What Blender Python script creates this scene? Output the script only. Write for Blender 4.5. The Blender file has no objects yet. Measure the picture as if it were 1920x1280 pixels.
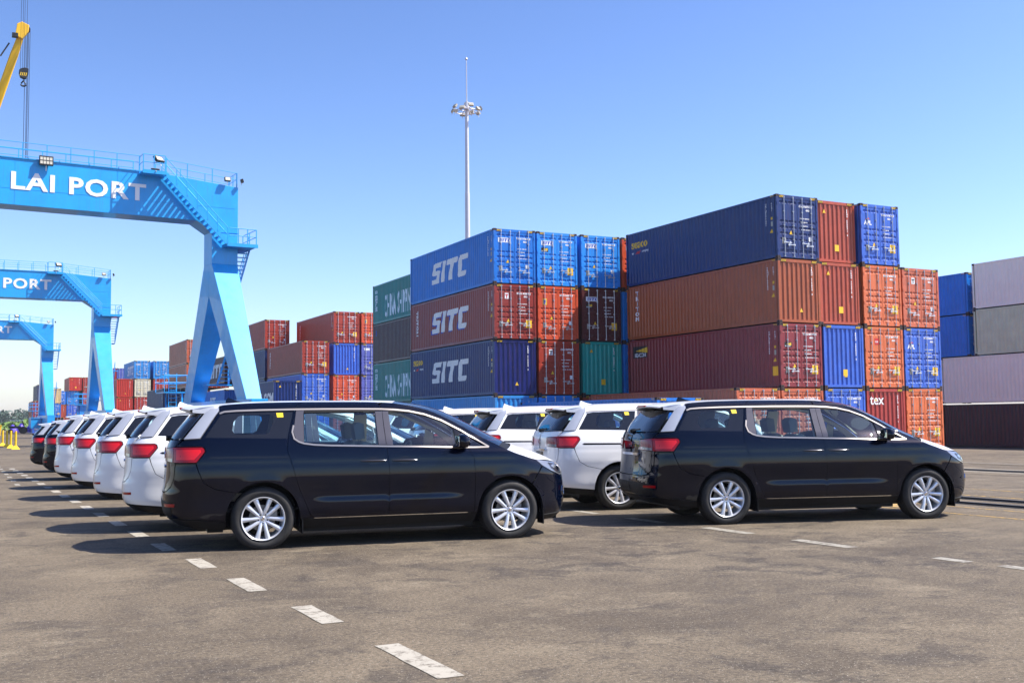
import bpy, bmesh, math, random
import numpy as np
from mathutils import Vector, Matrix
from mathutils.geometry import delaunay_2d_cdt
random.seed(7)
C = bpy.context.scene
COL = C.collection

# ---------------------------------------------------------------- camera
CAM_H = 1.4894
F_PX, PITCH, ROLL, YAW = 2061.2, 0.0711, -0.0103, 0.4682
fw = Vector((math.sin(YAW)*math.cos(PITCH), math.cos(YAW)*math.cos(PITCH), math.sin(PITCH)))
rt = Vector((math.cos(YAW), -math.sin(YAW), 0.0)); up = rt.cross(fw)
r2 = rt*math.cos(ROLL)+up*math.sin(ROLL); u2 = -rt*math.sin(ROLL)+up*math.cos(ROLL)
cd = bpy.data.cameras.new('camera'); cam = bpy.data.objects.new('camera', cd); COL.objects.link(cam)
M = Matrix((( r2.x,u2.x,-fw.x,0),(r2.y,u2.y,-fw.y,0),(r2.z,u2.z,-fw.z,CAM_H),(0,0,0,1)))
cam.matrix_world = M
cd.sensor_width = 36; cd.lens = 36*F_PX/1920; cd.clip_end = 9000; cd.clip_start = .1
C.camera = cam
C.render.resolution_x = 1024; C.render.resolution_y = 682

# ---------------------------------------------------------------- sky and sun
SUN = Vector((1.0, -0.50, 1.45)).normalized()
el = math.asin(SUN.z); az = math.atan2(SUN.x, SUN.y)
w = bpy.data.worlds.new('World'); C.world = w; w.use_nodes = True
nt = w.node_tree; bg = nt.nodes['Background']
sky = nt.nodes.new('ShaderNodeTexSky'); sky.sky_type = 'NISHITA'; sky.sun_disc = False
sky.sun_elevation = el; sky.sun_rotation = az
sky.altitude = 0; sky.air_density = 1.0; sky.dust_density = 0.75; sky.ozone_density = 6.0
hs = nt.nodes.new('ShaderNodeVectorMath'); hs.operation = 'MULTIPLY'; hs.inputs[1].default_value = (1.20/3, 1.045/3, 1.0/3)
gm = nt.nodes.new('ShaderNodeGamma'); gm.inputs[1].default_value = 1.42
h2 = nt.nodes.new('ShaderNodeVectorMath'); h2.operation = 'SCALE'; h2.inputs['Scale'].default_value = 3.0
nt.links.new(sky.outputs[0], hs.inputs[0]); nt.links.new(hs.outputs[0], gm.inputs[0]); nt.links.new(gm.outputs[0], h2.inputs[0])
nt.links.new(h2.outputs[0], bg.inputs[0]); bg.inputs[1].default_value = 0.102
sd = bpy.data.lights.new('sun', 'SUN'); sd.energy = 5.0; sd.angle = math.radians(.55); sd.color = (1.0, .94, .85)
so = bpy.data.objects.new('sun', sd); COL.objects.link(so)
so.rotation_euler = SUN.to_track_quat('Z', 'Y').to_euler()
C.view_settings.view_transform = 'Standard'; C.view_settings.look = 'None'
C.view_settings.exposure = 0.9; C.view_settings.gamma = 1
C.cycles.max_bounces = 8; C.cycles.transparent_max_bounces = 16

# ---------------------------------------------------------------- materials
def mat(name, col, rough=.5, metal=0, coat=0, var=0, scale=3, bump=0, bscale=40, rust=0, spec=.5, streak=0, emis=None, rustcol=(.12,.045,.02)):
    m = bpy.data.materials.new(name); m.use_nodes = True; n = m.node_tree; b = n.nodes['Principled BSDF']
    b.inputs['Base Color'].default_value = (*col, 1); b.inputs['Roughness'].default_value = rough
    b.inputs['Metallic'].default_value = metal; b.inputs['Coat Weight'].default_value = coat
    b.inputs['Coat Roughness'].default_value = .015; b.inputs['Coat IOR'].default_value = 1.45; b.inputs['Specular IOR Level'].default_value = spec
    if var or rust or bump or streak:
        tc = n.nodes.new('ShaderNodeTexCoord'); oi = n.nodes.new('ShaderNodeObjectInfo')
        ad = n.nodes.new('ShaderNodeVectorMath'); ad.operation = 'MULTIPLY_ADD'
        ad.inputs[1].default_value = (1, 1, 1)
        sc = n.nodes.new('ShaderNodeVectorMath'); sc.operation = 'SCALE'; sc.inputs['Scale'].default_value = .37
        n.links.new(oi.outputs['Location'], sc.inputs[0])
        n.links.new(tc.outputs['Object'], ad.inputs[0]); n.links.new(sc.outputs[0], ad.inputs[2])
        V = ad.outputs[0]
    last = None
    def noise(s, det=5, vec=None, ro=.6):
        t = n.nodes.new('ShaderNodeTexNoise'); t.inputs['Scale'].default_value = s; t.inputs['Detail'].default_value = det
        t.inputs['Roughness'].default_value = ro; n.links.new(vec or V, t.inputs['Vector']); return t.outputs['Fac']
    def ramp(x, a, b_, c0=(0,0,0,1), c1=(1,1,1,1)):
        r = n.nodes.new('ShaderNodeValToRGB'); e = r.color_ramp.elements
        e[0].position = a; e[1].position = b_; e[0].color = c0; e[1].color = c1
        n.links.new(x, r.inputs[0]); return r.outputs[0]
    def mix(f, a, b_, mode='MIX'):
        x = n.nodes.new('ShaderNodeMix'); x.data_type = 'RGBA'; x.blend_type = mode
        for i, v in ((0, f), (6, a), (7, b_)):
            if hasattr(v, 'links'): n.links.new(v, x.inputs[i])
            elif isinstance(v, (int, float)): x.inputs[i].default_value = v
            else: x.inputs[i].default_value = (*v[:3], 1)
        return x.outputs[2]
    last = col
    if var:
        last = mix(ramp(noise(scale), .3, .7), [c*(1-var) for c in col], [min(1, c*(1+var)) for c in col])
    if streak:
        mp = n.nodes.new('ShaderNodeMapping'); mp.inputs['Scale'].default_value = (6, 6, .5); n.links.new(V, mp.inputs[0])
        f = ramp(noise(1.6, 6, mp.outputs[0], .7), .5, .78)
        last = mix(f, last, mix(streak, col, rustcol))
    if rust:
        f = ramp(noise(2.6, 9, None, .72), .70-rust*.12, .72-rust*.08)
        last = mix(f, last, rustcol)
    if hasattr(last, 'links'): n.links.new(last, b.inputs['Base Color'])
    if var and not metal:
        mr = n.nodes.new('ShaderNodeMapRange'); mr.inputs['To Min'].default_value = max(.02, rough-.12); mr.inputs['To Max'].default_value = min(1, rough+.15)
        n.links.new(noise(scale*2.3), mr.inputs['Value'])
        if rough > .2: n.links.new(mr.outputs[0], b.inputs['Roughness'])
    if bump:
        bp = n.nodes.new('ShaderNodeBump'); bp.inputs['Strength'].default_value = bump; bp.inputs['Distance'].default_value = .01 if bscale > 5 else .05
        n.links.new(noise(bscale, 4), bp.inputs['Height']); n.links.new(bp.outputs[0], b.inputs['Normal'])
    return m

def glass_mat(name, tint, gloss=1.0):
    m = bpy.data.materials.new(name); m.use_nodes = True; n = m.node_tree; n.nodes.clear()
    o = n.nodes.new('ShaderNodeOutputMaterial'); t = n.nodes.new('ShaderNodeBsdfTransparent'); t.inputs[0].default_value = (*tint, 1)
    g = n.nodes.new('ShaderNodeBsdfGlossy'); g.inputs['Roughness'].default_value = .01
    g.inputs[0].default_value = (gloss, gloss, gloss, 1)
    f = n.nodes.new('ShaderNodeFresnel'); f.inputs[0].default_value = 1.75
    x = n.nodes.new('ShaderNodeMixShader'); n.links.new(f.outputs[0], x.inputs[0]); n.links.new(t.outputs[0], x.inputs[1]); n.links.new(g.outputs[0], x.inputs[2])
    n.links.new(x.outputs[0], o.inputs[0]); return m

def car_paint(name, col, spec=.5, rough=.35):
    return mat(name, col, rough, 0, 1.0, spec=spec)

MT = dict(
    black_paint=car_paint('black_car_paint', (.0006, .002, .009), .0, .6),
    white_paint=car_paint('white_car_paint', (.87, .87, .85)),
    film=mat('white_protective_film', (.60, .61, .63), .32, coat=.4),
    glass=glass_mat('tinted_glass', (.76, .93, .98)),
    rear_glass=glass_mat('dark_glass', (.16, .24, .28)),
    frit=mat('black_glass_border', (.012, .013, .017), .05, spec=.6),
    trim_black=mat('black_plastic', (.006, .006, .007), .55, var=.2, scale=9, spec=.25),
    gloss_black=mat('gloss_black', (.008, .008, .009), .08), handle_dark=mat('handle_dark', (.10,.10,.11), .18, metal=.8),
    satin=mat('satin_window_trim', (.42, .38, .34), .36, metal=.8), silver=mat('silver_trim', (.50, .52, .56), .25, metal=.35, coat=.5), lamp_body=mat('lamp_body', (.42,.38,.30), .5),
    pillar=mat('pillar_garnish', (.10, .095, .11), .3, metal=.4),
    chrome=mat('chrome', (.82, .82, .84), .06, metal=1),
    alloy=mat('alloy_wheel', (.74, .75, .77), .3, metal=.45),
    alloy_dark=mat('brake_metal', (.26, .25, .24), .45, metal=.6),
    rubber=mat('tyre_rubber', (.020, .019, .018), .75, var=.25, scale=14, bump=.2, bscale=120),
    red=mat('red_lens', (.34, .002, .004), .2, coat=.6, spec=.3), red_core=mat('red_lens_core', (.80, .004, .006), .3, coat=.5), red_dark=mat('dark_red_lens', (.22, .002, .010), .25, coat=.5),
    clear=mat('lamp_lens', (.26, .27, .29), .12, metal=.5, coat=1), lamp_in=mat('lamp_housing', (.03, .03, .035), .15),
    seat=mat('seat_fabric', (.45, .41, .33), .8, var=.1, scale=30), seat_d=mat('headrest_fabric', (.30, .29, .24), .8),
    liner=mat('headliner', (.50, .43, .33), .9), dark_in=mat('dark_interior', (.02, .02, .022), .8),
    yellow_st=mat('yellow_sticker', (.85, .60, .01), .5),
    white_txt=mat('white_marking', (.84, .85, .85), .55, var=.08, scale=8), yellow_txt=mat('yellow_marking', (.80, .50, .03), .55, var=.1, scale=8),
    blue_txt=mat('blue_marking', (.01, .06, .45), .5), dark_txt=mat('black_marking', (.015, .015, .016), .6), red_txt=mat('red_marking', (.6, .02, .02), .5),
    plate=mat('metal_plate', (.42, .40, .34), .45, metal=.3), orange_pl=mat('orange_plate', (.9, .55, .02), .5),
    galv=mat('galvanised_bar', (.62, .63, .64), .38, metal=.5, var=.12, scale=20),
    casting=mat('corner_casting', (.06, .035, .03), .7, var=.4, scale=8), hole=mat('hole_shade_hazard_black', (.004, .004, .004), .9),
    crane_blue=mat('crane_blue', (.008, .33, .74), .38, var=.10, scale=.6, coat=.25, streak=.30, rust=.12, rustcol=(.06,.10,.15)),
    crane_letter=mat('crane_letter_white', (.80, .80, .80), .5),
    boom=mat('yellow_boom', (.88, .50, .01), .4, var=.06, scale=.8),
    steel_dark=mat('dark_steel', (.03, .032, .035), .5, metal=.5, var=.3, scale=5),
    lampglass=mat('lamp_glass', (.55, .52, .42), .15), pole=mat('galvanised_pole', (.62, .60, .62), .45, metal=.25, var=.05),
    post_yellow=mat('yellow_post_paint', (.80, .50, .01), .5, var=.15, scale=6),
    violet=mat('violet_tarpaulin', (.10, .06, .52), .5, var=.25, scale=2, bump=.5, bscale=3),
)

# ---------------------------------------------------------------- object helpers
def link(name, me, parent=None, m=None):
    o = bpy.data.objects.new(name, me); COL.objects.link(o)
    if parent is not None: o.parent = parent
    if m is not None:
        ms = m if isinstance(m, (list, tuple)) else [m]
        while len(me.materials) < len(ms): me.materials.append(None)
        for i, x in enumerate(ms):
            if me.materials[i] is None: me.materials[i] = x
            elif me.materials[i] is not x:
                o.material_slots[i].link = 'OBJECT'; o.material_slots[i].material = x
    return o
def thing(name, label, cat, loc=(0,0,0), rotz=0, group=None):
    o = bpy.data.objects.new(name, None); COL.objects.link(o); o.empty_display_size = .3
    o.location = loc; o.rotation_euler = (0, 0, rotz); tag(o, label, cat, group); return o
def tag(o, label, cat, group=None):
    o['label'] = label; o['category'] = cat
    if group: o['group'] = group
    return o
def struct(o): o['kind'] = 'structure'; return o
def dup(o, parent=None, matmap=None):
    c = o.copy(); COL.objects.link(c); c.parent = parent
    if 'label' in c and parent is not None: pass
    for ch in kids.get(o.name, ()): dup(ch, c, matmap)
    return c
kids = {}
def index_kids():
    kids.clear()
    for o in bpy.data.objects:
        if o.parent: kids.setdefault(o.parent.name, []).append(o)

class MB:
    """collects simple solids into one mesh"""
    def __init__(s): s.v = []; s.f = []; s.mi = []; s.m = 0
    def add(s, vs, fs, m=None):
        k = len(s.v); s.v += [tuple(v) for v in vs]; s.f += [tuple(i+k for i in f) for f in fs]; s.mi += [s.m if m is None else m]*len(fs); return s
    def box(s, a, b, m=None):
        x0,y0,z0 = a; x1,y1,z1 = b
        return s.add([(x0,y0,z0),(x1,y0,z0),(x1,y1,z0),(x0,y1,z0),(x0,y0,z1),(x1,y0,z1),(x1,y1,z1),(x0,y1,z1)],
                     [(0,3,2,1),(4,5,6,7),(0,1,5,4),(1,2,6,5),(2,3,7,6),(3,0,4,7)], m)
    def bar(s, a, b, w_, h=None, m=None, upv=(0,0,1)):
        a = Vector(a); b = Vector(b); d = (b-a).normalized(); u = Vector(upv)
        if abs(d.dot(u)) > .98: u = Vector((0,1,0))
        r = d.cross(u).normalized(); u = r.cross(d); h = h or w_
        vs = [p + r*(sx*w_/2) + u*(sy*h/2) for p in (a, b) for sx, sy in ((-1,-1),(1,-1),(1,1),(-1,1))]
        return s.add(vs, [(0,3,2,1)[::-1],(4,5,6,7)[::-1],(0,1,5,4)[::-1],(1,2,6,5)[::-1],(2,3,7,6)[::-1],(3,0,4,7)[::-1]], m)
    def tube(s, pts, r, n=8, m=None, caps=True):
        pts = [Vector(p) for p in pts]; rs = r if isinstance(r, (list, tuple)) else [r]*len(pts)
        vs = []; fs = []
        for i, p in enumerate(pts):
            d = (pts[min(i+1, len(pts)-1)] - pts[max(i-1, 0)]).normalized(); u = Vector((0,0,1)) if abs(d.z) < .95 else Vector((1,0,0))
            a = d.cross(u).normalized(); b = d.cross(a)
            vs += [p + (a*math.cos(t)+b*math.sin(t))*rs[i] for t in (2*math.pi*k/n for k in range(n))]
        for i in range(len(pts)-1):
            for k in range(n): fs.append((i*n+k, i*n+(k+1)%n, (i+1)*n+(k+1)%n, (i+1)*n+k))
        if caps: fs.append(tuple(range(n))[::-1]); fs.append(tuple((len(pts)-1)*n+k for k in range(n)))
        return s.add(vs, fs, m)
    def lathe(s, prof, n=24, axis='z', org=(0,0,0), m=None, closed=False):
        vs = []; fs = []; L = len(prof)
        for k in range(n):
            t = 2*math.pi*k/n
            for r, h in prof:
                x, y = r*math.cos(t), r*math.sin(t)
                p = (x, y, h) if axis == 'z' else ((x, h, y) if axis == 'y' else (h, x, y))
                vs.append((p[0]+org[0], p[1]+org[1], p[2]+org[2]))
        for k in range(n):
            j = (k+1) % n
            for i in range(L-1 if not closed else L): i2 = (i+1) % L; fs.append((k*L+i, j*L+i, j*L+i2, k*L+i2))
        return s.add(vs, fs, m)
    def prism(s, poly, a, b, ax='y', m=None):
        """poly in the two other axes, extruded from a to b along ax"""
        def P(p, t): return {'y': (p[0], t, p[1]), 'x': (t, p[0], p[1]), 'z': (p[0], p[1], t)}[ax]
        n = len(poly); vs = [P(p, a) for p in poly]+[P(p, b) for p in poly]
        return s.add(vs, [tuple(range(n))[::-1], tuple(range(n, 2*n))]+[(i, (i+1)%n, n+(i+1)%n, n+i) for i in range(n)], m)
    def mesh(s, name, smooth=False, bevel=0, fix=True, ang=35):
        me = bpy.data.meshes.new(name); me.from_pydata(s.v, [], s.f)
        for p, i in zip(me.polygons, s.mi): p.material_index = i
        if bevel or fix:
            bm = bmesh.new(); bm.from_mesh(me)
            if bevel:
                bmesh.ops.bevel(bm, geom=[e for e in bm.edges if len(e.link_faces) == 2 and e.calc_face_angle(0) > .6], offset=bevel, segments=2, affect='EDGES', profile=.6, clamp_overlap=True)
            if fix: bmesh.ops.recalc_face_normals(bm, faces=bm.faces)
            bm.to_mesh(me); bm.free()
        if smooth:
            me.polygons.foreach_set('use_smooth', [True]*len(me.polygons)); me.set_sharp_from_angle(angle=math.radians(ang))
        me.update(); return me
    def obj(s, name, m, parent=None, **k): return link(name, s.mesh(name, **k), parent, m)

TXT = {}
def text_mesh(s, size=1, off=0, ext=0, shear=0, sx=1, align='LEFT', space=1):
    """flat or extruded lettering from the built-in font, reading along +x, baseline at y=0"""
    k = (s, size, off, ext, shear, sx, align, space)
    if k in TXT: return TXT[k]
    cu = bpy.data.curves.new('lettering', 'FONT'); cu.body = s; cu.size = size; cu.offset = off; cu.extrude = ext; cu.shear = shear
    cu.align_x = align; cu.space_character = space; cu.resolution_u = 3; cu.space_line = .95
    o = bpy.data.objects.new('lettering', cu); COL.objects.link(o); dg = bpy.context.evaluated_depsgraph_get(); dg.update()
    me = bpy.data.meshes.new_from_object(o.evaluated_get(dg)); bpy.data.objects.remove(o); bpy.data.curves.remove(cu)
    me.materials.clear()
    if sx != 1: me.transform(Matrix.Diagonal((sx, 1, 1, 1)))
    TXT[k] = me; return me
def poly_mesh(polys, name='lettering'):
    """flat polygons in the xy plane"""
    me = bpy.data.meshes.new(name); vs = []; fs = []
    for p in polys:
        k = len(vs); vs += [(x, y, 0) for x, y in p]; fs.append(tuple(range(k, k+len(p))))
    me.from_pydata(vs, [], fs); bm = bmesh.new(); bm.from_mesh(me); bmesh.ops.triangulate(bm, faces=bm.faces); bm.to_mesh(me); bm.free(); return me
M_END = Matrix(((1,0,0,0),(0,0,-1,0),(0,1,0,0),(0,0,0,1)))      # x->X, y->Z, faces -Y
M_SIDE = Matrix(((0,0,-1,0),(-1,0,0,0),(0,1,0,0),(0,0,0,1)))    # x->-Y, y->Z, faces -X
# ---------------------------------------------------------------- containers
CW, CL, HC, SC = 2.438, 12.192, 2.896, 2.591
PER = .2794
def wave_side(y, per=PER, dep=.036, y0=.20):
    """corrugation of the long side: 0 = outermost, dep = innermost"""
    t = ((y-y0) % per)/per
    if t < .26: return 0
    if t < .5: return dep*(t-.26)/.24
    if t < .76: return dep
    return dep*(1-(t-.76)/.24)
def wave_breaks(a, b, per=PER, y0=.20):
    out = [a]; k = math.floor((a-y0)/per)
    while True:
        for f in (0, .26, .5, .76):
            y = y0+(k+f)*per
            if a < y < b: out.append(y)
        k += 1
        if y0+k*per > b: break
    return out+[b]
def zc(h): return .16, h-.10
CM = {}
def cmesh(key, fn):
    if key not in CM: CM[key] = fn()
    return CM[key]
def m_side(h, L):
    ys = wave_breaks(.17, L-.17); z0, z1 = zc(h); b = MB(); vs = []; fs = []
    for y in ys:
        x = .012+wave_side(y); vs += [(x, y, z0), (x, y, z1)]
    for i in range(len(ys)-1): fs.append((2*i, 2*i+1, 2*i+3, 2*i+2))
    b.add(vs, fs); return b.mesh('side_wall', fix=False)
def m_frame(h, L):
    b = MB(); p = .11
    for x in (0, CW-p):
        for y in (0, L-p): b.box((x, y, .118), (x+p, y+p, h-.118))
        b.box((x+.004, p, .035), (x+.06 if x == 0 else CW-.004, L-p, .17) if x == 0 else (CW-.004, L-p, .17)) if x == 0 else b.box((CW-.06, p, .035), (CW-.004, L-p, .17))
        b.box((.004, p, h-.11), (.064, L-p, h-.02)) if x == 0 else b.box((CW-.064, p, h-.11), (CW-.004, L-p, h-.02))
    for y in (.004, L-.094):
        b.box((p, y, h-.16), (CW-p, y+.09, h-.02)); b.box((p, y, .035), (CW-p, y+.09, .15))
    # casting blocks, black plates painted as the holes' shade, hazard strips on header
    for x in (0, CW-.162):
        for y in (0, L-.178):
            for z in (0, h-.118):
                b.box((x-.001, y-.001, z), (x+.163, y+.179, z+.118), 1)
                if y == 0: b.box((x+.05, -.004, z+.03), (x+.112, .0, z+.088), 2)
                if x == 0: b.box((-.005, y+.06, z+.03), (-.001, y+.118, z+.088), 2)
    for x0 in (.17, CW-.17-.30):
        b.box((x0, -.002, h-.145), (x0+.30, .004, h-.035), 2)
        for k in range(4):
            x = x0+.01+k*.072; b.add([(x, -.004, h-.14), (x+.036, -.004, h-.14), (x+.072, -.004, h-.04), (x+.036, -.004, h-.04)], [(0,1,2,3)], 3)
    for y0 in (.2,):
        for k in range(3):
            y = y0+k*.075; b.add([(.001, y, h-.10), (.001, y+.035, h-.10), (.001, y+.07, h-.03), (.001, y+.035, h-.03)], [(0,1,2,3)], 3)
    return b.mesh('frame')
def m_roof(h, L):
    b = MB(); ys = [.1]; k = 0; vs = []; fs = []
    while ys[-1] < L-.35: ys += [ys[-1]+.07, ys[-1]+.10, ys[-1]+.17, ys[-1]+.20]
    ys.append(L-.1)
    for i, y in enumerate(ys):
        z = h-.03 - (.02 if (i % 4) in (2, 3) else 0); vs += [(.06, y, z), (CW-.06, y, z)]
    for i in range(len(ys)-1): fs.append((2*i, 2*i+1, 2*i+3, 2*i+2))
    return b.add(vs, fs).mesh('roof_panel', fix=False)
def m_floor(h, L):
    b = MB(); b.box((.06, .1, .10), (CW-.06, L-.1, .155))
    y = .5
    while y < L: b.box((.06, y, .04), (CW-.06, y+.06, .10)); y += .6
    return b.mesh('underframe')
def m_corr_end(h):
    z0, z1 = .15, h-.16; xs = [(.11, .02)]; x = .13; n = 8; per = (CW-.26)/n
    for k in range(n):
        for f, d in ((0, .02), (.18, .066), (.5, .066), (.68, .02)): xs.append((x+k*per+f*per, d))
    xs += [(CW-.13, .02), (CW-.11, .02)]
    b = MB(); vs = []; fs = []
    for x, d in xs: vs += [(x, d, z0), (x, d, z1)]
    for i in range(len(xs)-1): fs.append((2*i, 2*i+2, 2*i+3, 2*i+1))
    return b.add(vs, fs).mesh('end_wall', fix=False)
def m_back(h, L):
    return MB().box((.11, L-.06, .15), (CW-.11, L-.02, h-.16)).mesh('end_wall')
def m_door(h, kind=0):
    """one leaf, local x from 0 to 1.10; horizontal pressed ribs"""
    W = 1.095; z0, z1 = .155, h-.165; H_ = z1-z0
    bands = [(.035,.10),(.26,.30),(.355,.405),(.46,.51),(.565,.615),(.90,.955)] if kind == 0 else [(.04,.10),(.17,.40),(.46,.58),(.62,.74),(.78,.88)]
    prof = [(0, 0), (.02, 0)]
    for a, c in bands: prof += [(a, 0), (a+.012, .034), (c-.012, .034), (c, 0)]
    prof += [(.98, 0), (1, 0)]
    xs = [(0, 0), (.055, 0), (.085, 1), (.50, 1), (.53, .0), (.565, .0), (.595, 1), (W-.085, 1), (W-.055, 0), (W, 0)]
    vs = []; fs = []; n = len(xs)
    for t, d in prof:
        for x, k in xs: vs.append((x, .018+d*k, z0+t*H_))
    for j in range(len(prof)-1):
        for i in range(n-1): fs.append((j*n+i, j*n+i+1, (j+1)*n+i+1, (j+1)*n+i))
    b = MB(); b.add(vs, fs)
    b.box((-.002, .016, z0-.01), (W+.002, .05, z0)); b.box((-.002, .016, z1), (W+.002, .05, z1+.01))
    for x in (.0, W-.004): b.box((x, .014, z0), (x+.004, .05, z1))
    return b.mesh('door', fix=False)
def m_bar(h):
    b = MB(); b.tube([(0, -.022, .07), (0, -.022, h-.07)], .019, 6)
    for z in (.10, h*.30, h*.52, h*.74, h-.12): b.box((-.045, -.012, z-.03), (.045, .018, z+.03))
    return b.mesh('locking_bar', smooth=True)
def m_handle(sgn):
    b = MB(); b.box((-.06, -.05, -.035), (.06, -.02, .035)); b.bar((0, -.055, 0), (sgn*.38, -.045, -.015), .03, .035); b.box((sgn*.30-.03, -.05, -.06), (sgn*.30+.03, .0, .05))
    return b.mesh('lock_handle')
def m_hinge(): return MB().box((0, -.012, -.06), (.065, .03, .06)).mesh('hinge')

PAINT = {}
def paint(name, col, rough=.36, rust=.32, streak=.4, var=.10):
    if name not in PAINT:
        PAINT[name] = mat('container_'+name, col, rough, var=.03 if name == 'white' else var, scale=1.4, rust=rust, streak=streak*(.5 if name in ('white', 'green') else 1), bump=.30, bscale=2.4, rustcol=(.34,.25,.15) if name in ('white', 'green') else (.12,.045,.02))
    return PAINT[name]
PC = dict(blue=(.003,.17,.62), navy=(.004,.012,.13), deep=(.003,.024,.14), orange=(.36,.038,.016), orange_lit=(.62,.085,.028), tango=(.66,.15,.045), blue_lit=(.02,.27,.80), oxide=(.27,.028,.018), maroon=(.085,.015,.015), dark=(.04,.006,.012),  # brighter copies of blue and orange, sunlight on the ends put into them
          rust=(.44,.075,.03), burnt=(.38,.088,.024), pink=(.24,.024,.03), teal=(.0,.34,.28), sea=(.008,.20,.165), cobalt=(.04,.13,.56), sky=(.03,.26,.66), white=(.90,.85,.70),
          green=(.60,.66,.42), cream=(.68,.62,.45), red=(.50,.035,.02), sand=(.72,.52,.25), lilac=(.10,.12,.42), slate=(.022,.03,.10), brick=(.40,.04,.03), pale=(.56,.13,.055))

SITC_W, SITC_H = 5.85, 1.2
def sitc_polys(W=SITC_W, H_=SITC_H):
    s = .26  # italic slant
    def P(pts, x0): return [((x0+x)*W+s*y*H_, y*H_) for x, y in pts]
    S = [(0,0),(.185,0),(.20,.10),(.20,.56),(.175,.62),(.085,.62),(.085,.76),(.21,.76),(.225,1.0),(.04,1.0),(.0,.90),(.0,.46),(.03,.40),(.115,.40),(.115,.22),(-.01,.22)]
    I = [(0,0),(.082,0),(.082,1),(.0,1)]
    T = [(.075,0),(.165,0),(.165,.74),(.25,.74),(.26,1),(.0,1),(-.005,.74),(.075,.74)]
    Cc = [(.03,0),(.19,0),(.205,.24),(.085,.24),(.085,.76),(.205,.76),(.22,1),(.03,1),(0,.90),(0,.10)]
    return [P(S,0), P(I,.245), P(T,.365), P(Cc,.655)]
def drape(me, y_org, h, L, prof=wave_side, proud=.003):
    """cut a flat decal at the corrugation bends and press it on to the long side; me is in local container space"""
    bm = bmesh.new(); bm.from_mesh(me); ys = [v.co.y for v in bm.verts]
    for y in wave_breaks(min(ys), max(ys))[1:-1]:
        bmesh.ops.bisect_plane(bm, geom=bm.verts[:]+bm.edges[:]+bm.faces[:], dist=1e-5, plane_co=(0, y, 0), plane_no=(0, 1, 0))
    for v in bm.verts: v.co.x = .012+prof(v.co.y)-proud
    m2 = bpy.data.meshes.new('lettering'); bm.to_mesh(m2); bm.free(); return m2
def side_decal(root, me, y, z, m, L=CL, h=HC, name='lettering', key=None, proud=.003):
    k = ('sd', key or me.name, round(y, 2), round(z, 2), proud)
    def fn():
        c = me.copy(); c.transform(Matrix.Translation((0, y, z)) @ M_SIDE); return drape(c, y, h, L, proud=proud)
    return link(name, cmesh(k, fn), root, m)
def end_decal(root, me, x, z, m, d=0.0, name='lettering'):
    o = link(name, me, root, m); o.matrix_local = Matrix.Translation((x, d, z)) @ M_END; return o
def rect(w_, h_): 
    k = ('rect', w_, h_)
    return cmesh(k, lambda: poly_mesh([[(0,0),(w_,0),(w_,h_),(0,h_)]], 'plate'))
def tri(s): return cmesh(('tri', s), lambda: poly_mesh([[(0,0),(s,0),(s/2,s*.95)]], 'warning_sign'))
def T(s, size, **k): return text_mesh(s, size, **k)
def vert_text(s, size, gap): return '\n'.join(s)
CODES = ['TEGU 773018 0', 'TRHU 519024 3', 'SEGU 552071 9', 'BEAU 405803 2', 'TGBU 440056 8', 'TCLU 681190 4', 'CAIU 937745 1', 'FCIU 620318 6']

def side_marks(r, h, i, L=CL, plate=False):
    """upright code rows and warning triangle near the near end of the long side"""
    t = T('\n'.join(CODES[i % 8].replace(' ', '')), .10, off=.004); side_decal(r, t, .78, h-.42, MT['white_txt'], L, h, key='code%d' % (i % 8))
    t = T('45G1' if h > 2.7 else '22G1', .12, off=.004)
    t2 = T('\n'.join('45G1' if h > 2.7 else '42G1'), .11, off=.004); side_decal(r, t2, .42, h-.42, MT['white_txt'], L, h, key='typ%s' % h)
    side_decal(r, rect(.12, .12), .44, h-1.12, MT['yellow_txt'], L, h, name='height_mark', key='rc')
    side_decal(r, rect(.12, .22), .44, h-1.42, MT['plate'], L, h, name='height_mark', key='rd')
    side_decal(r, tri(.20), .50, h-1.72, MT['yellow_txt'], L, h, name='warning_sign', key='tr')
    if plate: side_decal(r, rect(.36, .42), .56, h-2.35, MT['orange_pl'], L, h, name='data_plate', key='pl')

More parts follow.
